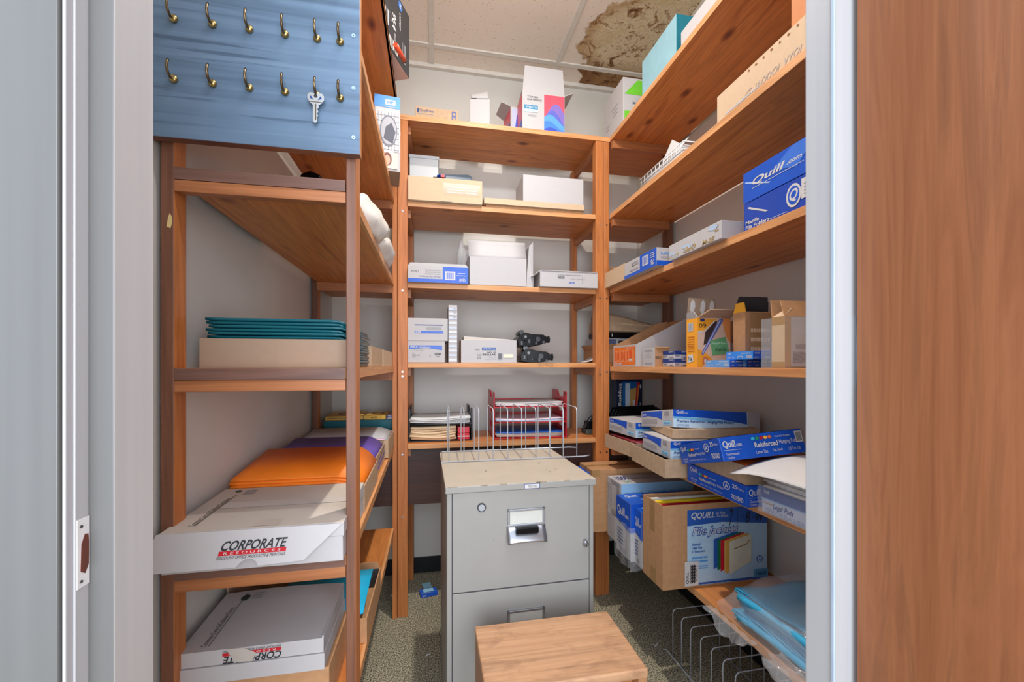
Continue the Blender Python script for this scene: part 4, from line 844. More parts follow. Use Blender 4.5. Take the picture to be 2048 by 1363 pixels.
# fourth shelf, in the corner
carton('long kraft carton with raised flap deep in corner of fourth shelf', (.77, 1.83, Q4 + .0182), (.30, .20, .060), (0, 0, 0), KRAFT, opened=True, flaps=(('F', .03, 30, KRAFT), ('L', .03, 40, KRAFT)), name='kraft_carton')
carton('white carton holding parts in corner of fourth shelf', (.775, 1.84, Q4 + .079), (.27, .18, .055), (0, 0, 0), WHITE, prints={'F': [('r', .35, .2, .5, .8, INK), ('c', .14, .3, .03, .12, INK), ('r', .16, .1, .3, .9, plain((90, 96, 130), .5)), ('r', .52, .2, .6, .8, GREYP)]}, name='white_carton')
e = thing('toner_cartridge', 'flat black toner cartridge lying on white carton in corner', 'toner cartridge', (.755, 1.83, Q4 + .1355), (0, 0, -3))
b = MB(); b.box(0, .30, 0, .12, 0, .024, BLK); b.build('housing', e, .006); b = MB(); b.box(.02, .28, -.01, .0, .004, .014, BLK); b.build('front_bar', e, .002)
b = MB(); b.box(.07, .073, -.0115, -.0102, .004, .018, PAPER); b.build('label', e); b = MB(); b.cyl((.03, -.0005, .012), (0, -1, 0), .005, .002, ALU, 12); b.build('contact', e)
e = thing('cardboard_flap_box', 'open tan chipboard box slumped over black cartridge in corner', 'box', (.765, 1.835, Q4 + .1615))
b = MB(); b.grid(lambda u, v: (.02 + .29 * u + .0 * v, -.006 + .03 * v + .01 * math.sin(u * 3), .004 + (.092 - .055 * u) * v + .006 * math.sin(u * 4) * v), 12, 6, KRAFT_L); b.build('sagging_side', e, solid=.002)
b = MB(); b.box(.02, .26, .03, .17, .0, .004, KRAFT_L); b.box(.02, .26, .166, .17, .004, .06, KRAFT_L); b.build('box_body', e)
b = MB(); b.face([(.018, -.006, .004), (.018, .14, .004), (.03, .16, .085), (.02, .02, .098)], KRAFT_G); b.build('end_side', e, solid=.002)
e = thing('envelope_sheaf', 'loose white envelope sheaf drooping at corner post on fourth shelf', 'envelopes', (.70, 1.86, Q4 + .0178))
b = MB(); b.grid(lambda u, v: (.09 * u - .03 * (1 - u) * 0, .1 * v, .003 + .035 * u ** 2), 6, 3, PAPER); b.build('sheaf', e, solid=.004)
# magazine file box (orange end, white sloped side)
ORP = plain((232, 116, 40), .4, name='orange_print')
e = thing('file_box', 'white sloped magazine file box with orange end on fourth shelf', 'magazine file', (.792, 1.515, Q4))
b = MB(); t = .003
prof = [(0, 0), (.262, 0), (.262, .205), (.215, .195), (0, .089)]
b.prism(prof, 1, 0, t, WHITE); b.prism([(x + .0, z) for x, z in prof], 1, .214 - t, .214, KRAFT)
b.box(0, t, t, .214 - t, 0, .089, WHITE); b.box(.262 - t, .262, t, .214 - t, 0, .2, KRAFT); b.box(t, .262 - t, t, .214 - t, 0, t, KRAFT); b.build('file_body', e, .0005)
pb = []
for q in range(9): pb.append(('r', .12 + q * .065, .28 + .03 * (q % 3), .15 + q * .065, .72 - .04 * (q % 2), plain((214, 84, 36), .5)))
b = MB(); b.prism([(.006, .092), (.21, .195), (.21, .197), (.006, .094)], 1, .2105, .2108, KRAFT); b.build('inside_back', e)
add_prints(face_map('L', .262, .214, .089), [('r', .05, .08, .95, .92, ORP), ('r', .10, .22, .90, .78, plain((240, 140, 84), .5))] + pb + [('t', .10, .10, .32, .13, 'file unit', PAPER, 'b'), ('r', .72, .28, .84, .34, PAPER), ('l', .6, .84, .92, .9, PAPER, 1), ('r', .72, .42, .84, .76, plain((226, 90, 44), .5))], 'printed_label', e)
# small boxes along the front
carton('small kraft and white cube box before the sloped magazine file', (.790, 1.373, Q4), (.058, .090, .070), (0, 0, 0), KRAFT, fm={'L': WHITE}, opened=True, inner=KRAFT, flaps=(('F', .012, 100, KRAFT),), prints={'L': [('l', .2, .80, .8, .92, GREYP, 2), ('l', .25, .5, .7, .74, plain((200, 200, 204), .5), 4), ('l', .2, .12, .8, .26, GREYP, 2)], 'F': [('t', .02, .42, .45, .13, 'HIDIRTLY', INK, 'b')]}, name='cube_box')
clip = [('r', 0, .52, 1, 1, NAVY), ('t', .55, .05, .4, .2, 'Clips', NAVY, 'b'), ('l', .08, .2, .4, .5, NAVY, 2), ('t', .55, .78, .35, .14, 'Quill', PAPER, 'b')]
for i, (x, y, z, lab) in enumerate(((.79, 1.285, 0, 'blue and white clip box, lower left one beside orange carton'), (.845, 1.235, 0, 'blue and white clip box, right one behind orange carton edge'), (.800, 1.30, .0285, 'blue and white clip box stacked on top of another one'))):
    carton(lab, (x + .02, y, Q4 + z), (.05, .07, .028 if i != 1 else .050), (0, 0, 0), WHITE, prints={'F': clip, 'L': clip}, name='clip_box', seam=False)
carton('navy clip box further back beside the clip boxes', (.90, 1.25, Q4), (.05, .07, .058), (0, 0, 0), WHITE, prints={'F': clip, 'L': clip}, name='clip_box', seam=False)
YEL = plain((244, 166, 44), .4, name='amber_print')
fr = [('r', 0, 0, 1, 1, plain((222, 190, 166), .45)), ('p', [(0, .70), (.25, .74), (.6, .97), (0, 1)], YEL), ('p', [(.72, 1), (1, 1), (1, .5), (.86, .62)], plain((236, 150, 84), .45)), ('p', [(0, 0), (.3, 0), (.5, .12), (.2, .32), (0, .36)], YEL), ('p', [(0, .69), (.22, .73), (.55, .95), (.50, .95), (.2, .75), (0, .72)], PAPER),
      ('p', [(.22, .71), (.52, .93), (.60, .95), (.56, .87), (.26, .47), (.17, .45)], plain((58, 48, 46), .4)), ('p', [(.10, .27), (.64, .97), (.74, 1.0), (.78, .96), (.16, .24)], plain((96, 112, 176), .4)), ('p', [(.13, .27), (.66, .96), (.7, .96), (.15, .26)], plain((180, 190, 226), .4)),
      ('t', .03, .80, .22, .085, '09', INK, ''), ('r', .07, .93, .2, .985, NAVY), ('p', [(.36, .54), (.84, .62), (.96, .32), (.92, .28), (.44, .24)], plain((104, 170, 116), .5)), ('t', .42, .46, .45, .05, 'Hanging file Folders', plain((210, 236, 214), .5)), ('t', .52, .30, .36, .11, 'myLife.', INK, 'i'), ('c', .22, .12, .09, .10, plain((206, 120, 80), .5)), ('c', .22, .12, .04, .05, PAPER), ('p', [(.12, .0), (.3, 0), (.24, .1)], PAPER)]
carton('amber hanging folder carton numbered 09 with open flaps on fourth right shelf', (.792, 1.131, Q4), (.112, .056, .150), (0, 0, 0), YEL, fm={'L': YEL}, opened=True, inner=KRAFT, flaps=(('F', .05, 68, KRAFT_L), ('L', .020, 20, WHITE), ('K', .070, 3, KRAFT_G), ('R', .035, 55, KRAFT_G)), prints={
    'F': fr, 'L': [('r', .12, .74, .62, .92, WHITE), ('bar', .2, .77, .56, .9, GREYP, 4), ('l', .12, .32, .75, .66, plain((190, 106, 30), .5), 7), ('p', [(.1, .08), (.65, .12), (.6, .27), (.12, .24)], PAPER), ('t', .18, .12, .36, .1, 'File', INK, 'b')]}, name='folder_carton')
e = bpy.data.objects['folder_carton']
b = MB()
for k, x in enumerate((.020, .056, .088)):
    b = MB(); b.prism([(x - .009, .160 + .020), (x - .006, .205), (x + .001, .214), (x + .008, .206), (x + .009, .192), (x + .004, .176), (x + .001, .166), (x - .003, .168)], 1, .0535, .0545, PAPER); b.build('peeled_glue_patch', e)
def staples(label, loc, rz=0, top=MBLUE, sz=(.040, .098, .0205)):
    L = [('r', 0, 0, 1, 1, top), ('t', .05, .62, .14, .26, 'Quill', PAPER, 'b'), ('t', .56, .64, .36, .22, 'Standard Staples', PAPER, 'b'), ('t', .05, .16, .10, .24, '1/4', PAPER, 'b'), ('t', .22, .16, .10, .24, '210', PAPER), ('t', .78, .14, .18, .38, '5000', PAPER, 'b'), ('r', .46, .38, .64, .44, PAPER), ('r', .46, .14, .475, .44, PAPER), ('r', .625, .14, .64, .44, PAPER), ('r', .18, .1, .185, .4, PAPER)]
    Fp = [('t', .08, .66, .25, .2, 'Quill', PAPER, 'b'), ('t', .45, .68, .45, .16, 'Standard Staples', PAPER, 'b'), ('t', .08, .14, .2, .2, '1/4', PAPER), ('t', .62, .14, .3, .26, '5000', PAPER)]
    carton(label, loc, sz, (0, 0, rz), BLUE, prints={'L': L, 'F': Fp}, name='staple_box', seam=False)
staples('pale blue staple box, lower left of the staple pile', (.788, .987, Q4), 0, plain((96, 160, 226), .35))
staples('blue staple box, lower middle of the staple pile', (.830, .975, Q4), 0)
staples('blue staple box, lower right of the staple pile', (.872, .968, Q4), 0)
staples('bright blue staple box lying on top of the staple pile', (.806, .925, Q4 + .021), 0, plain((52, 140, 230), .35), (.052, .098, .0215))
staples('dark blue staple box behind the top of the staple pile', (.86, .945, Q4 + .021), 0, BLUE, (.04, .098, .024))
carton('white and kraft carton behind the staple pile', (.925, 1.10, Q4), (.11, .07, .075), (0, 0, 0), WHITE, opened=True, inner=KRAFT, name='white_carton')
carton('navy blue box peeking between amber carton and kraft box', (.935, 1.11, Q4 + .0765), (.07, .05, .025), (0, 0, 0), NAVY, prints={'F': [('t', .3, .3, .4, .4, 'Quill', PAPER, 'i')]}, name='navy_box', seam=False)
e = carton('kraft carton wrapped in shiny tape behind staple pile', (.870, 1.028, Q4), (.113, .05, .158), (0, 0, -2), KRAFT, opened=True, inner=DKGREY, flaps=(('K', .05, -12, DKGREY), ('L', .028, -6, YELLOW)), name='kraft_carton', prints={'F': [('r', .12, .02, .98, .98, TAPE), ('r', .3, .05, .5, .98, TAPE), ('l', .15, .3, .7, .8, plain((222, 190, 150), .3), 3)]})
carton('yellow folder standing behind the taped kraft carton', (.893, 1.090, Q4), (.030, .008, .188), (0, 0, 0), YELLOW, name='yellow_folder', seam=False)
e = thing('dark_open_carton', 'dark lined open carton flap behind the taped kraft carton', 'box', (.962, 1.165, Q4))
b = MB(); b.box(0, .105, 0, .07, 0, .15, plain((150, 110, 80), .7)); b.build('box_body', e, .001); b = MB(); b.face([(-.010, -.002, .150), (.105, -.002, .150), (.118, .01, .212), (.02, .006, .222), (.004, .004, .214)], DKGREY); b.build('raised_flap', e, solid=.002)
# clear clamshell with aqua tube
e = thing('clear_package', 'clear plastic package with pale blue roll beside brand carton', 'package', (.793, .853, Q4))
b = MB()
for q in ((0, .05, 0, .0008), (0, .05, .03, .0308)): b.box(q[0], q[1], q[2], q[3], 0, .118, PLAST)
b.box(0, .0008, 0, .031, 0, .118, PLAST); b.box(0, .05, 0, .031, 0, .001, PLAST); b.build('clear_shell', e)
b = MB(); b.cyl((.030, .010, .016), (-.6, -.6, .1), .012, .026, CYAN, 20); b.build('blue_roll', e)
b = MB(); b.box(.012, .046, .012, .014, .0, .062, plain((120, 150, 176), .4)); b.box(.034, .047, .010, .0115, .052, .066, BLUE); b.build('card_insert', e, .001)
AMZ = [('r', .08, .02, .99, .98, plain((206, 206, 206), .5)), ('p', [(.62, .98), (.99, .98), (.99, .76), (.84, .73), (.62, .80)], BLK), ('t', .70, .85, .22, .035, 'amazon', PAPER, 'b'), ('t', .70, .81, .16, .025, 'basics', PAPER), ('l', .30, .50, .95, .76, GREYP, 8), ('l', .14, .36, .42, .46, GREYP, 5), ('c', .56, .40, .035, .025, GREYP), ('c', .72, .40, .04, .028, GREYP), ('l', .10, .10, .95, .32, GREYP, 9), ('t', .62, .04, .3, .035, 'amazon', INK, 'b')]
carton('tan and grey brand carton nearest the door on fourth right shelf', (.792, .814, Q4), (.20, .037, .119), (0, 0, 0), CREAM, opened=True, inner=KRAFT, flaps=(('L', .035, -55, CREAM), ('F', .045, -30, KRAFT), ('K', .045, 20, KRAFT)), prints={'F': AMZ, 'L': [('r', 0, .84, 1, 1, TAPE), ('r', 0, 0, 1, .12, TAPE)]}, name='tan_carton')
bpy.data.objects['tan_carton'].rotation_euler.z = 0

# ================================================================== fifth right shelf: hanging folder boxes
SW = plain((196, 222, 240), .45, name='pale_swoosh')
prem_end = [('p', [(.04, .93), (.70, .95), (.68, .42), (.56, .56), (.25, .68), (.04, .62)], BLUE), ('t', .06, .68, .12, .16, 'Quill', PAPER, 'b'), ('l', .05, .2, .55, .5, GREYP, 4), ('l', .05, .06, .5, .14, GREYP, 1), ('bar', .76, .66, .90, .92, GREYP, 10), ('l', .74, .42, .92, .62, plain((190, 200, 210), .5), 3), ('r', .72, .14, .95, .36, plain((150, 206, 236), .4)), ('t', .74, .16, .18, .12, '7Q215AD', NAVY, 'b')]
prem_side = [('r', 0, 0, 1, 1, SW), ('p', [(0, 1), (0, .60), (.25, .60), (.55, .52), (.85, .30), (.85, 1)], BLUE), ('p', [(.0, .60), (.3, .57), (.6, .46), (.78, .36), (.55, .35), (.0, .50)], plain((120, 186, 226), .4)), ('r', .86, 0, 1, 1, WHITE), ('t', .035, .76, .08, .18, 'Quill', PAPER, 'b'), ('t', .12, .77, .05, .07, '.com', PAPER), ('t', .035, .24, .66, .20, 'Premium Reinforced Hanging File Folders', NAVY, 'bi'), ('t', .035, .08, .14, .10, 'LETTER SIZE', NAVY)]
reinf_side = [('t', .03, .50, .15, .34, 'Quill', PAPER, 'b'), ('t', .185, .56, .07, .12, '.com', PAPER, 'b'), ('r', .03, .43, .24, .445, PAPER), ('t', .05, .22, .15, .12, 'Guaranteed', PAPER), ('t', .05, .06, .09, .12, 'Quality', PAPER)] + [('c', .40 + .05 * q, .80, .022, .07, [plain((60, 190, 220), .4), plain((30, 150, 90), .4), RED, plain((250, 190, 60), .4), plain((236, 110, 60), .4)][q]) for q in range(5)] + [
    ('t', .66, .76, .18, .09, 'Assorted Colors', PAPER), ('t', .40, .42, .28, .22, 'Reinforced', PAPER, 'b'), ('t', .70, .42, .26, .22, 'Hanging Folders', PAPER), ('t', .40, .16, .14, .14, 'Letter Size', PAPER), ('t', .60, .16, .12, .14, '11pt. Stock', PAPER), ('t', .79, .16, .14, .14, '1/5 Cut Tab', PAPER)]
reinf_side2 = reinf_side + [('r', .90, .45, .985, .92, PAPER), ('bar', .91, .5, .975, .88, INK, 12)]
rec = lambda u, v, r1, r2: [('c', u, v, r1, r2, PAPER), ('c', u, v, r1 * .8, r2 * .8, BLUE), ('t', u - r1 * .5, v - r2 * .5, r1, r2, 'A', PAPER, 'b')]
reinf_end = [('t', .06, .60, .14, .26, 'Quill', PAPER, 'b'), ('t', .08, .20, .12, .10, 'Guaranteed', PAPER), ('t', .1, .07, .08, .09, 'Quality', PAPER)] + [('c', .25 + .035 * q, .66, .018, .07, [plain((60, 190, 220), .4), plain((30, 150, 90), .4), RED, plain((250, 190, 60), .4), plain((236, 110, 60), .4)][q]) for q in range(5)] + [
    ('t', .43, .64, .12, .08, 'Assorted', PAPER), ('t', .25, .34, .19, .17, 'Reinforced', PAPER, 'b'), ('t', .45, .34, .22, .17, 'Hanging Folders', PAPER), ('t', .27, .12, .38, .09, 'Letter Size | 11pt | 1/5 Cut Tab', PAPER)] + rec(.72, .66, .055, .2) + [('t', .81, .68, .07, .2, '25', PAPER, 'b'), ('t', .89, .70, .09, .1, 'Folders', PAPER), ('t', .80, .16, .17, .22, '76215AD', PAPER, 'b')]
BX = (.300, .240, .057)
def at2(label, corner, rz, rx, ry, kind, size=BX, name='hanging_folder_box'):
    pr = {'prem': {'L': prem_end, 'F': prem_side}, 'reinf': {'L': reinf_end, 'F': reinf_side2, 'T': [('r', .0, .0, 1, .98, BLUE), ('r', .04, .02, .42, .96, plain((196, 206, 226), .45)), ('t', .05, .10, .3, .10, 'Reinforced', NAVY, 'b'), ('t', .5, .6, .3, .16, 'Quill', PAPER, 'b')]}, 'none': {}}[kind]
    return carton(label, corner, size, (rx, ry, rz), {'prem': WHITE, 'reinf': BLUE, 'none': KRAFT_L}[kind], prints=pr, name=name, seam=False)
carton('kraft folder tray nearest the corner post on fifth right shelf', (.735, 1.405, Q5), (.29, .245, .054), (0, 0, 4), KRAFT_L, opened=True, inner=KRAFT_G, name='kraft_tray', cat='tray')
carton('kraft folder tray in middle of fifth right shelf overhanging the aisle', (.696, 1.152, Q5), (.29, .250, .057), (0, 0, -4), KRAFT_L, opened=True, inner=KRAFT_G, name='kraft_tray', cat='tray')
folders('maroon hanging folders lying in corner kraft tray', (.745, 1.412, Q5 + .006), (0, 0, 4), .27, .23, 8, .0068, plain((120, 26, 40), .5), .0, seed=21)
folders('green-grey folders lying in middle kraft tray', (.708, 1.165, Q5 + .006), (0, 0, -4), .27, .225, 6, .0068, plain((70, 84, 92), .5), .0, seed=22)
at2('white and blue premium folder box, the leftmost one above maroon folders', (.757, 1.455, Q5 + .068), 5, 0, 0, 'prem', (.29, .20, .057))
at2('white and blue premium folder box, the lowest of three in the middle tray', (.722, 1.165, Q5 + .0535), -3, 0, 0, 'prem', (.29, .19, .056))
carton('inverted kraft tray between two premium folder boxes', (.745, 1.19, Q5 + .112), (.28, .20, .030), (0, 0, -10), KRAFT_L, name='kraft_tray', cat='tray', seam=False)
at2('white and blue premium folder box tilted on top of the pile', (.754, 1.20, .833), -4, -8, 3, 'prem', (.30, .235, .057))
at2('large blue reinforced folder box tilted on top of the pile', (.690, .885, .798), -8.5, -15, -6, 'reinf', (.208, .245, .057))
at2('blue reinforced folder box lying at edge of fifth right shelf', (.7445, .876, Q5), -1.5, 0, 0, 'reinf', (.205, .246, .052))
carton('kraft tray of orange folders lying on the lower blue box', (.748, .880, Q5 + .0528), (.27, .235, .046), (0, 0, -2), KRAFT_L, opened=True, inner=KRAFT, name='kraft_tray', cat='tray')
folders('bright orange folders with red tabs in tray under big blue box', (.757, .888, Q5 + .057), (0, 0, -2), .25, .22, 7, .0064, plain((236, 104, 40), .5), 0, seed=23)
e = thing('legal_pad_pack', 'shrink-wrapped pack of legal pads at end of fifth right shelf', 'paper pack', (.765, .600, Q5))
b = MB(); b.box(0, .22, 0, .252, 0, .060, plain((214, 216, 226), .5), {'L': plain((206, 216, 234), .4)}); b.build('pad_stack', e, .003)
add_prints(face_map('L', .22, .252, .060), [('p', [(0, .98), (0, .56), (.5, .60), (1, .52), (1, .98)], plain((40, 84, 160), .35)), ('p', [(0, .56), (.5, .6), (1, .52), (1, .47), (.5, .55), (0, .50)], plain((150, 190, 230), .4)), ('t', .03, .74, .06, .14, 'Quill', PAPER, 'b'), ('t', .02, .36, .11, .10, 'Perforated', plain((200, 140, 100), .4), 'bi'), ('t', .135, .22, .22, .26, 'Legal Pads', plain((50, 80, 150), .4), 'bi'), ('l', .05, .05, .9, .25, plain((150, 160, 200), .5), 3)], 'printed_label', e)
b = MB(); b.grid(lambda u, v: (-.004 - .003 * math.sin(v * 19 + u * 7), -.004 + .262 * u, -.001 + .064 * v), 16, 8, FILM); b.grid(lambda u, v: (-.004 + .22 * v, .258 + .004 * math.sin(u * 17 + 4 * v), -.001 + .064 * u), 10, 8, FILM); b.build('shrink_wrap', e)
sheets('thick pile of grey-white envelopes on the legal pad pack', (.758, .60, Q5 + .0635), (0, 0, 3), .22, .225, 5, .0055, (PAPER, plain((206, 208, 214), .6)), seed=31, sag=.003)
e = thing('paper_sheet', 'large curling white sheet draped over the envelope pile', 'paper', (.735, .60, Q5 + .096), (0, 0, 4))
b = MB(); b.grid(lambda u, v: (.24 * u - .012 * (v > .9), .285 * v, .012 + .024 * math.sin(u * 2.2) - .018 * max(0, v - .55) ** 2 * 4 - .010 * (1 - u) ** 2), 12, 12, PAPER); b.build('sheet', e, solid=.0012)
sheets('loose white forms on top of the curling sheet near door frame', (.80, .60, Q5 + .135), (0, 0, -8), .16, .155, 3, .004, (PAPER, plain((226, 228, 230), .6)), seed=33, sag=.003)
# corner: label binder, black sorter
e = carton('navy box of shipping labels standing in corner of fifth shelf', (.90, 1.93, Q5 + .022), (.150, .06, .262), (0, 0, 6), plain((20, 34, 62), .35, name='midnight_print'), prints={'F': [
    ('r', .24, .06, .82, .92, plain((24, 96, 156), .35)), ('t', .08, .10, .14, .78, 'Shipping Labels', PAPER, 'bV'), ('r', .34, .28, .52, .88, plain((200, 214, 226), .45)), ('p', [(.54, .18), (.82, .02), (.76, .80), (.50, .76)], plain((196, 156, 90), .5)), ('r', .62, .30, .72, .56, PAPER), ('p', [(.70, .34), (.78, .36), (.90, .9), (.78, .9)], RED), ('p', [(.76, .42), (.79, .42), (.87, .86), (.84, .86)], plain((240, 150, 60), .4)), ('t', .88, .2, .06, .3, 'Premium', PAPER, 'V'), ('c', .92, .82, .03, .04, PAPER)]}, name='label_box', seam=False)
e = thing('file_sorter', 'black plastic upright file sorter in corner behind white boxes', 'file sorter', (.79, 1.70, Q5 + .0215))
b = MB(); b.box(0, .27, 0, .16, 0, .012, BLK); b.build('base', e, .002)
for q in range(6):
    b = MB(); b.prism([(0, .0), (.25, 0), (.25, .115 + .012 * q * .4), (.235, .125 + .006 * q), (.02, .118 + .006 * q), (0, .10)], 1, .008 + q * .028, .012 + q * .028, BLK); b.build('divider', e, .0015)
b = MB(); b.box(.10, .16, .0065, .0075, .055, .10, plain((210, 196, 186), .6)); b.build('paper_tag', e); 
add_prints(lambda u, v, ee: (.10 + .06 * u, .0062 - ee, .055 + .045 * v), [('t', .12, .3, .76, .4, 'New Tax', INK, 'b')], 'tag_lettering', e)
e.location.z = Q5 + .0005; e.location.y = 1.662; e.location.x = .80
e = thing('hole_punch', 'grey and black hole punch leaning at corner post, fifth shelf', 'hole punch', (.705, 1.83, Z5), (0, 0, 0))
b = MB(); b.box(0, .09, 0, .07, 0, .024, plain((60, 62, 58), .5)); b.build('base', e, .004)
b = MB(); b.tube([(-.0, .03, .03), (.03, .03, .07), (.085, .025, .105)], [.008, .010, .012], plain((54, 54, 58), .35), 12); b.build('lever', e)
b = MB(); b.cyl((.08, .025, .102), (.85, -.1, .5), .017, .022, plain((92, 92, 96), .3), 20); b.build('knob', e)
b = MB(); b.box(.01, .05, .01, .06, .025, .06, BLK); b.build('frame', e, .004)

# ================================================================== lowest right shelf
carton('tall kraft carton at corner post on lowest right shelf', (.640, 1.600, Q6), (.30, .144, .255), (0, 0, 0), KRAFT, prints={'F': [('r', 0, .9, .12, 1, TAPE)], 'L': [('r', .45, .0, .55, 1, TAPE)], 'T': [('r', 0, .4, 1, .6, TAPE)]}, name='kraft_carton')
carton('thin blue mailer tucked behind cabinet beside tall kraft carton', (.628, 1.62, Q6 + .17), (.010, .12, .07), (0, 0, 0), BLUE, name='blue_mailer', seam=False)
icons = []
for q in range(7): icons.append(('c', .12, .12 + .11 * q, .05, .03, GREYP)); icons.append(('r', .22, .10 + .11 * q, .34, .13 + .11 * q, GREYP))
icons += [('r', .3, .9, .9, .97, GREYP), ('bar', .72, .55, .9, .86, GREYP, 8)]
carton('white carton with small symbols, lower of two, lowest right shelf', (.697, 1.452, Q6), (.30, .124, .116), (0, 0, 0), WHITE, prints={'L': icons}, name='white_carton')
carton('white carton with small symbols and blue side, upper of two', (.696, 1.450, Q6 + .117), (.30, .125, .120), (0, 0, 0), WHITE, prints={'L': icons, 'F': [('r', 0, 0, 1, 1, plain((150, 192, 220), .45)), ('l', .05, .2, .3, .8, plain((110, 150, 186), .5), 5), ('r', .36, .2, .62, .75, plain((120, 160, 196), .5)), ('r', .66, .2, .9, .75, plain((126, 166, 200), .5))], 'T': [('t', .05, .4, .16, .4, '1500', NAVY, 'b'), ('l', .25, .5, .5, .7, GREYP, 1), ('t', .08, .12, .1, .2, 'QC', plain((60, 170, 130), .5))]}, name='white_carton')
def qb(label, loc, size, rz=0):
    pf = [('r', 0, .56, 1, 1, BLUE), ('p', [(0, .56), (1, .56), (1, .48), (0, .58)], BLUE), ('t', .08, .68, .52, .18, 'Quill', PAPER, 'b'), ('t', .62, .70, .25, .06, '.com', PAPER, 'b'), ('l', .06, .18, .5, .48, NAVY, 5), ('bar', .3, .05, .7, .14, GREYP, 8)]
    carton(label, loc, size, (0, 0, rz), WHITE, prints={'L': pf, 'F': [('r', 0, .5, 1, 1, BLUE), ('t', .1, .66, .3, .2, 'Quill', PAPER, 'b')], 'T': [('r', 0, 0, 1, 1, BLUE), ('t', .06, .62, .16, .24, 'Quill', PAPER, 'b'), ('t', .22, .34, .2, .12, 'Letter Size', PAPER, 'b'), ('t', .28, .12, .2, .12, 'Guaranteed', PAPER)]}, name='letter_paper_box', seam=False)
qb('blue and white letter paper carton left of the file jackets carton', (.676, 1.335, Q6), (.30, .112, .200), 0)
qb('blue and white letter paper carton partly behind the file jackets carton', (.690, 1.282, Q6), (.30, .050, .190), 0)
b = MB(); b.grid(lambda u, v: (-.004 - .003 * math.sin(u * 14), -.005 + .122 * u, -.030 * (1 - v) * (.6 + .4 * math.sin(u * 3.1)) + .12 * v), 12, 8, FILM); b.grid(lambda u, v: (-.004 + .12 * u, -.005 - .003 * math.sin(u * 12), -.030 * (1 - v) + .12 * v), 12, 8, FILM)
b.build('plastic_wrap', bpy.data.objects['letter_paper_box'])
# file jackets carton
JB = plain((44, 92, 176), .35, name='jacket_blue'); JL = plain((176, 208, 230), .4, name='jacket_pale_blue')
U0 = .125
jk = [('r', U0, .02, .998, .93, JL), ('p', [(U0, .93), (U0, .74), (.5, .76), (.998, .70), (.998, .93)], JB), ('r', U0, .02, .998, .05, JB), ('t', .17, .81, .05, .09, 'Q', PAPER, 'b'), ('c', .195, .855, .024, .05, JB), ('t', .165, .81, .06, .09, 'Q', PAPER, 'bi'), ('t', .225, .81, .19, .085, 'QUILL', PAPER, 'bi'), ('t', .43, .855, .10, .035, 'So Fast.', PAPER, 'i'), ('t', .435, .815, .13, .035, 'So Simple.', PAPER, 'i'),
      ('t', .170, .587, .505, .140, 'File Jackets', JB, 'Bi'), ('t', .178, .60, .49, .115, 'File Jackets', PAPER, 'i'), ('t', .17, .50, .09, .035, 'Assorted', JB, 'b'), ('t', .17, .455, .11, .035, 'Legal Size', JB, 'b'), ('t', .17, .41, .14, .035, '2" Expansion', JB, 'b'), ('l', .17, .30, .34, .39, MBLUE, 2), ('l', .24, .22, .34, .27, MBLUE, 2),
      ('t', .57, .70, .045, .21, '7', INK, 'i'), ('t', .655, .70, .014, .20, '1', INK, 'i'), ('r', .70, .80, .735, .81, INK), ('t', .75, .73, .055, .14, '8', INK, 'i'), ('r', .82, .79, .85, .80, INK), ('t', .86, .74, .10, .09, 'w', INK, 'i')]
fold = [(JB, 0), (plain((24, 110, 70), .4), .04), (plain((196, 30, 50), .4), .075), (plain((222, 176, 90), .4), .115), (plain((214, 160, 70), .4), .135), (plain((216, 214, 190), .45), .17)]
for c, o_ in fold: jk.append(('p', [(.40 + o_, .20 - o_ * .5), (.40 + o_, .56 - o_ * .25), (.66 + o_ * .9, .64 - o_ * .3), (.66 + o_ * .9, .32 - o_ * .4)], c))
jk += [('p', [(.62, .43), (.76, .48), (.80, .53), (.80, .515), (.76, .465), (.62, .415)], plain((150, 120, 70), .5)), ('t', .88, .24, .05, .08, 'A', JB, 'b'), ('c', .905, .27, .034, .045, JB), ('c', .905, .27, .026, .036, JL), ('t', .893, .25, .024, .04, 'A', JB, 'b'), ('r', .84, .05, .998, .15, plain((90, 160, 200), .4)), ('t', .86, .07, .12, .05, '7-4060-AD', NAVY, 'b'), ('l', U0 + .04, .03, .6, .045, LBLUE, 1),
       ('r', .09, .03, .235, .32, PAPER), ('bar', .15, .06, .20, .28, INK, 3), ('t', .105, .06, .03, .14, 'QUILL', INK, 'bv'), ('t', .205, .08, .02, .18, '413154011', INK, 'v')]
ticks = []
for q in range(18): ticks.append(('r', .15, .065 + q * .012, .20, .065 + q * .012 + .004 + .003 * ((q * 5) % 3), INK))
jk += ticks
def remap(it):
    f = lambda u: .225 + (u - .125) * .8857
    if it[0] == 'p': return ('p', [(f(u), v) for u, v in it[1]]) + it[2:]
    if it[0] in 'r' or it[0] in ('l', 'bar'): return (it[0], f(it[1]), it[2], f(it[3]), it[4]) + it[5:]
    if it[0] == 'c': return ('c', f(it[1]), it[2], it[3] * .8857, it[4], it[5])
    return ('t', f(it[1]), it[2], it[3] * .8857) + it[4:]
jk = [remap(it) for it in jk]
carton('big kraft file jackets carton with pale blue label on lowest right shelf', (.686, 1.148, Q6), (.365, .120, .256), (0, 0, 0), KRAFT, opened=True, inner=KRAFT, prints={'F': jk, 'L': [('r', .36, .62, .62, 1, TAPE), ('r', .40, .0, .68, .18, TAPE), ('r', .40, .64, .56, .95, TAPE)]}, name='jacket_carton', flaps=())
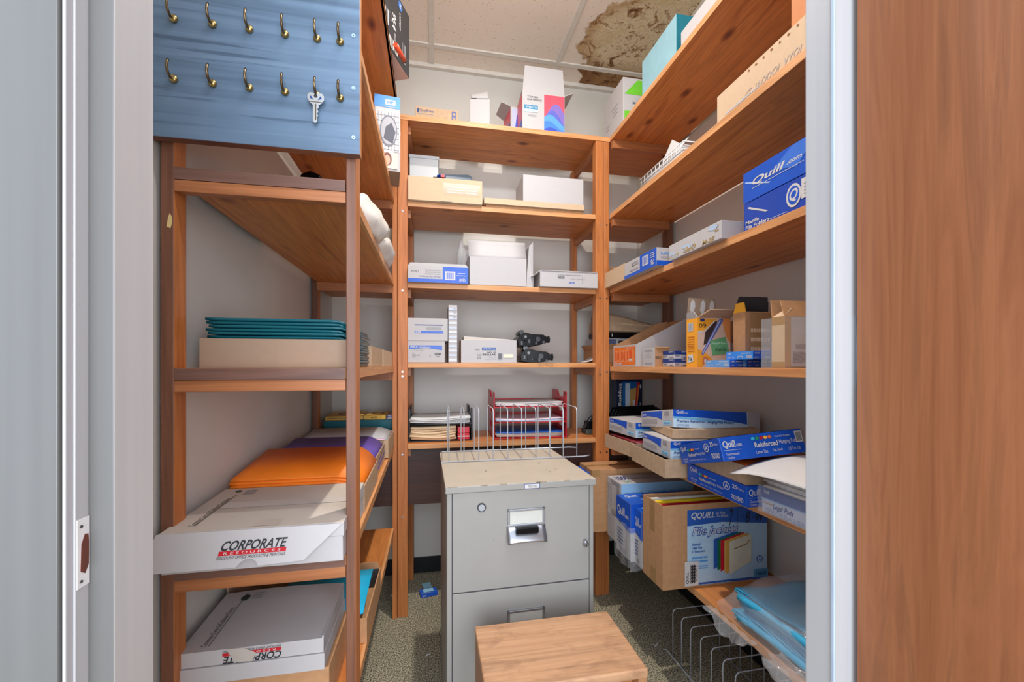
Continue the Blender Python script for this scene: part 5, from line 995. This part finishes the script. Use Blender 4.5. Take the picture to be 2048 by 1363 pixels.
for k, (c, nm) in enumerate(((plain((230, 228, 220), .5), 'white'), (plain((244, 216, 40), .5), 'yellow'), (plain((190, 26, 44), .5), 'red'), (plain((18, 110, 70), .5), 'green'))):
    e = thing('file_jacket', nm + ' file jacket standing inside the big kraft jackets carton', 'file jacket', (.692, 1.235 - k * .022, Q6 + .004))
    b = MB(); b.box(0, .35, 0, .012, 0, .247 - .003 * k, c); b.build('jacket', e, .001)
# bag of folded blue cloths
BAGC = plain((60, 176, 220), .45, name='sky_blue_cloth')
e = thing('cloth_bundle', 'folded sky blue cloths inside a clear plastic bag', 'cloth bundle', (.800, .62, Q6 + .004))
def lay(q):
    return lambda u, v: (.25 * u + .010 * math.sin(v * 4 + q) + .016 * ((q * 1.7) % 1), .36 * v + .006 * math.sin(q * 2), .008 + q * .0088 + .012 * math.sin(v * 3.1) - .010 * (1 - v) + .004 * math.sin(u * 9 + q) + .003 * math.sin(v * 13 + 2 * q))
for q in range(13):
    b = MB(); b.grid(lay(q * .62), 16, 20, BAGC); b.build('folded_layer', e, solid=.0030)
for q in range(4):
    pts = [(-.006 + .012 * ((2 * q) % 3), .02 + .32 * t / 12, .014 + q * .0176 + .012 * math.sin((.02 + .32 * t / 12) / .36 * 3.1)) for t in range(13)]
    b = MB(); b.tube(pts, .0085, BAGC, 10); b.build('rolled_edge', e)
e = thing('plastic_bag', 'clear plastic bag around the blue cloths on lowest shelf', 'bag', (.80, .60, Q6))
b = MB()
def film(u, v):
    a = v * math.pi; y = -.02 + .47 * u
    tp = math.sin(min(1, (1.04 - u) * 3.0) * 1.57)
    hh = .128 * tp + .004
    wob = .005 * math.sin(u * 23 + v * 9) + .003 * math.sin(u * 41 - v * 17) + .006 * math.sin(u * 9 + v * 5)
    rx = (.155 + .014 * math.sin(u * 13 + 1)) * (.72 + .28 * tp)
    sa = max(0, math.sin(a)) ** .6
    x = .125 - rx * math.cos(a); z = .002 + hh * sa + wob * sa
    return (x, y, max(.0012, z))
b.grid(film, 70, 50, FILM); b.build('film', e)
b = MB(); b.grid(lambda u, v: (-.030 - .022 * v + .006 * math.sin(u * 17) * v, .27 + .17 * u, .010 - .035 * v * math.sin(u * 3.14) + .003 * math.sin(u * 31)), 30, 10, FILM); b.build('hanging_corner', e)
e = thing('plastic_bag', 'crumpled clear bag corner spilling over shelf edge near door', 'bag', (.775, .66, Q6 - .004))
b = MB(); b.grid(blob(0, .10, .006, .035, .085, .022, FILM, amp=.14, seed=11, flat=False), 24, 40, FILM); b.build('film', e)

# ================================================================== groups of repeats
GROUPS = {'shelving_unit': 'cedar shelving units around the closet', 'staple_box': 'blue staple boxes piled on fourth right shelf', 'clip_box': 'blue and white clip boxes on fourth right shelf', 'hanging_folder_box': 'hanging folder boxes piled on fifth right shelf',
          'kraft_tray': 'open kraft folder trays', 'wire_rack': 'steel wire file racks', 'letter_tray': 'letter trays on lowest back shelf', 'toner_box': 'toner cartons on top back shelf', 'paperback_book': 'yellow paperbacks in back corner',
          'file_jacket': 'file jackets in the kraft jackets carton', 'letter_paper_box': 'letter paper cartons on lowest right shelf', 'paper_box': 'white office paper boxes on left shelves', 'toner_cartridge': 'black toner cartridges', 'white_carton': 'plain white cartons',
          'folder_box': 'manila folder boxes', 'paper_scrap': 'paper scraps on the carpet', 'file_folders': 'stacks of coloured folders in trays', 'plastic_bag': 'plastic bags on the shelves', 'kraft_carton': 'kraft cartons on right shelves', 'paper_stack': 'paper stacks on shelves and trays'}
for o in COL.objects:
    if o.parent is None and 'label' in o and 'group' not in o:
        k = o.name.split('.')[0]
        if k in GROUPS: o['group'] = GROUPS[k]
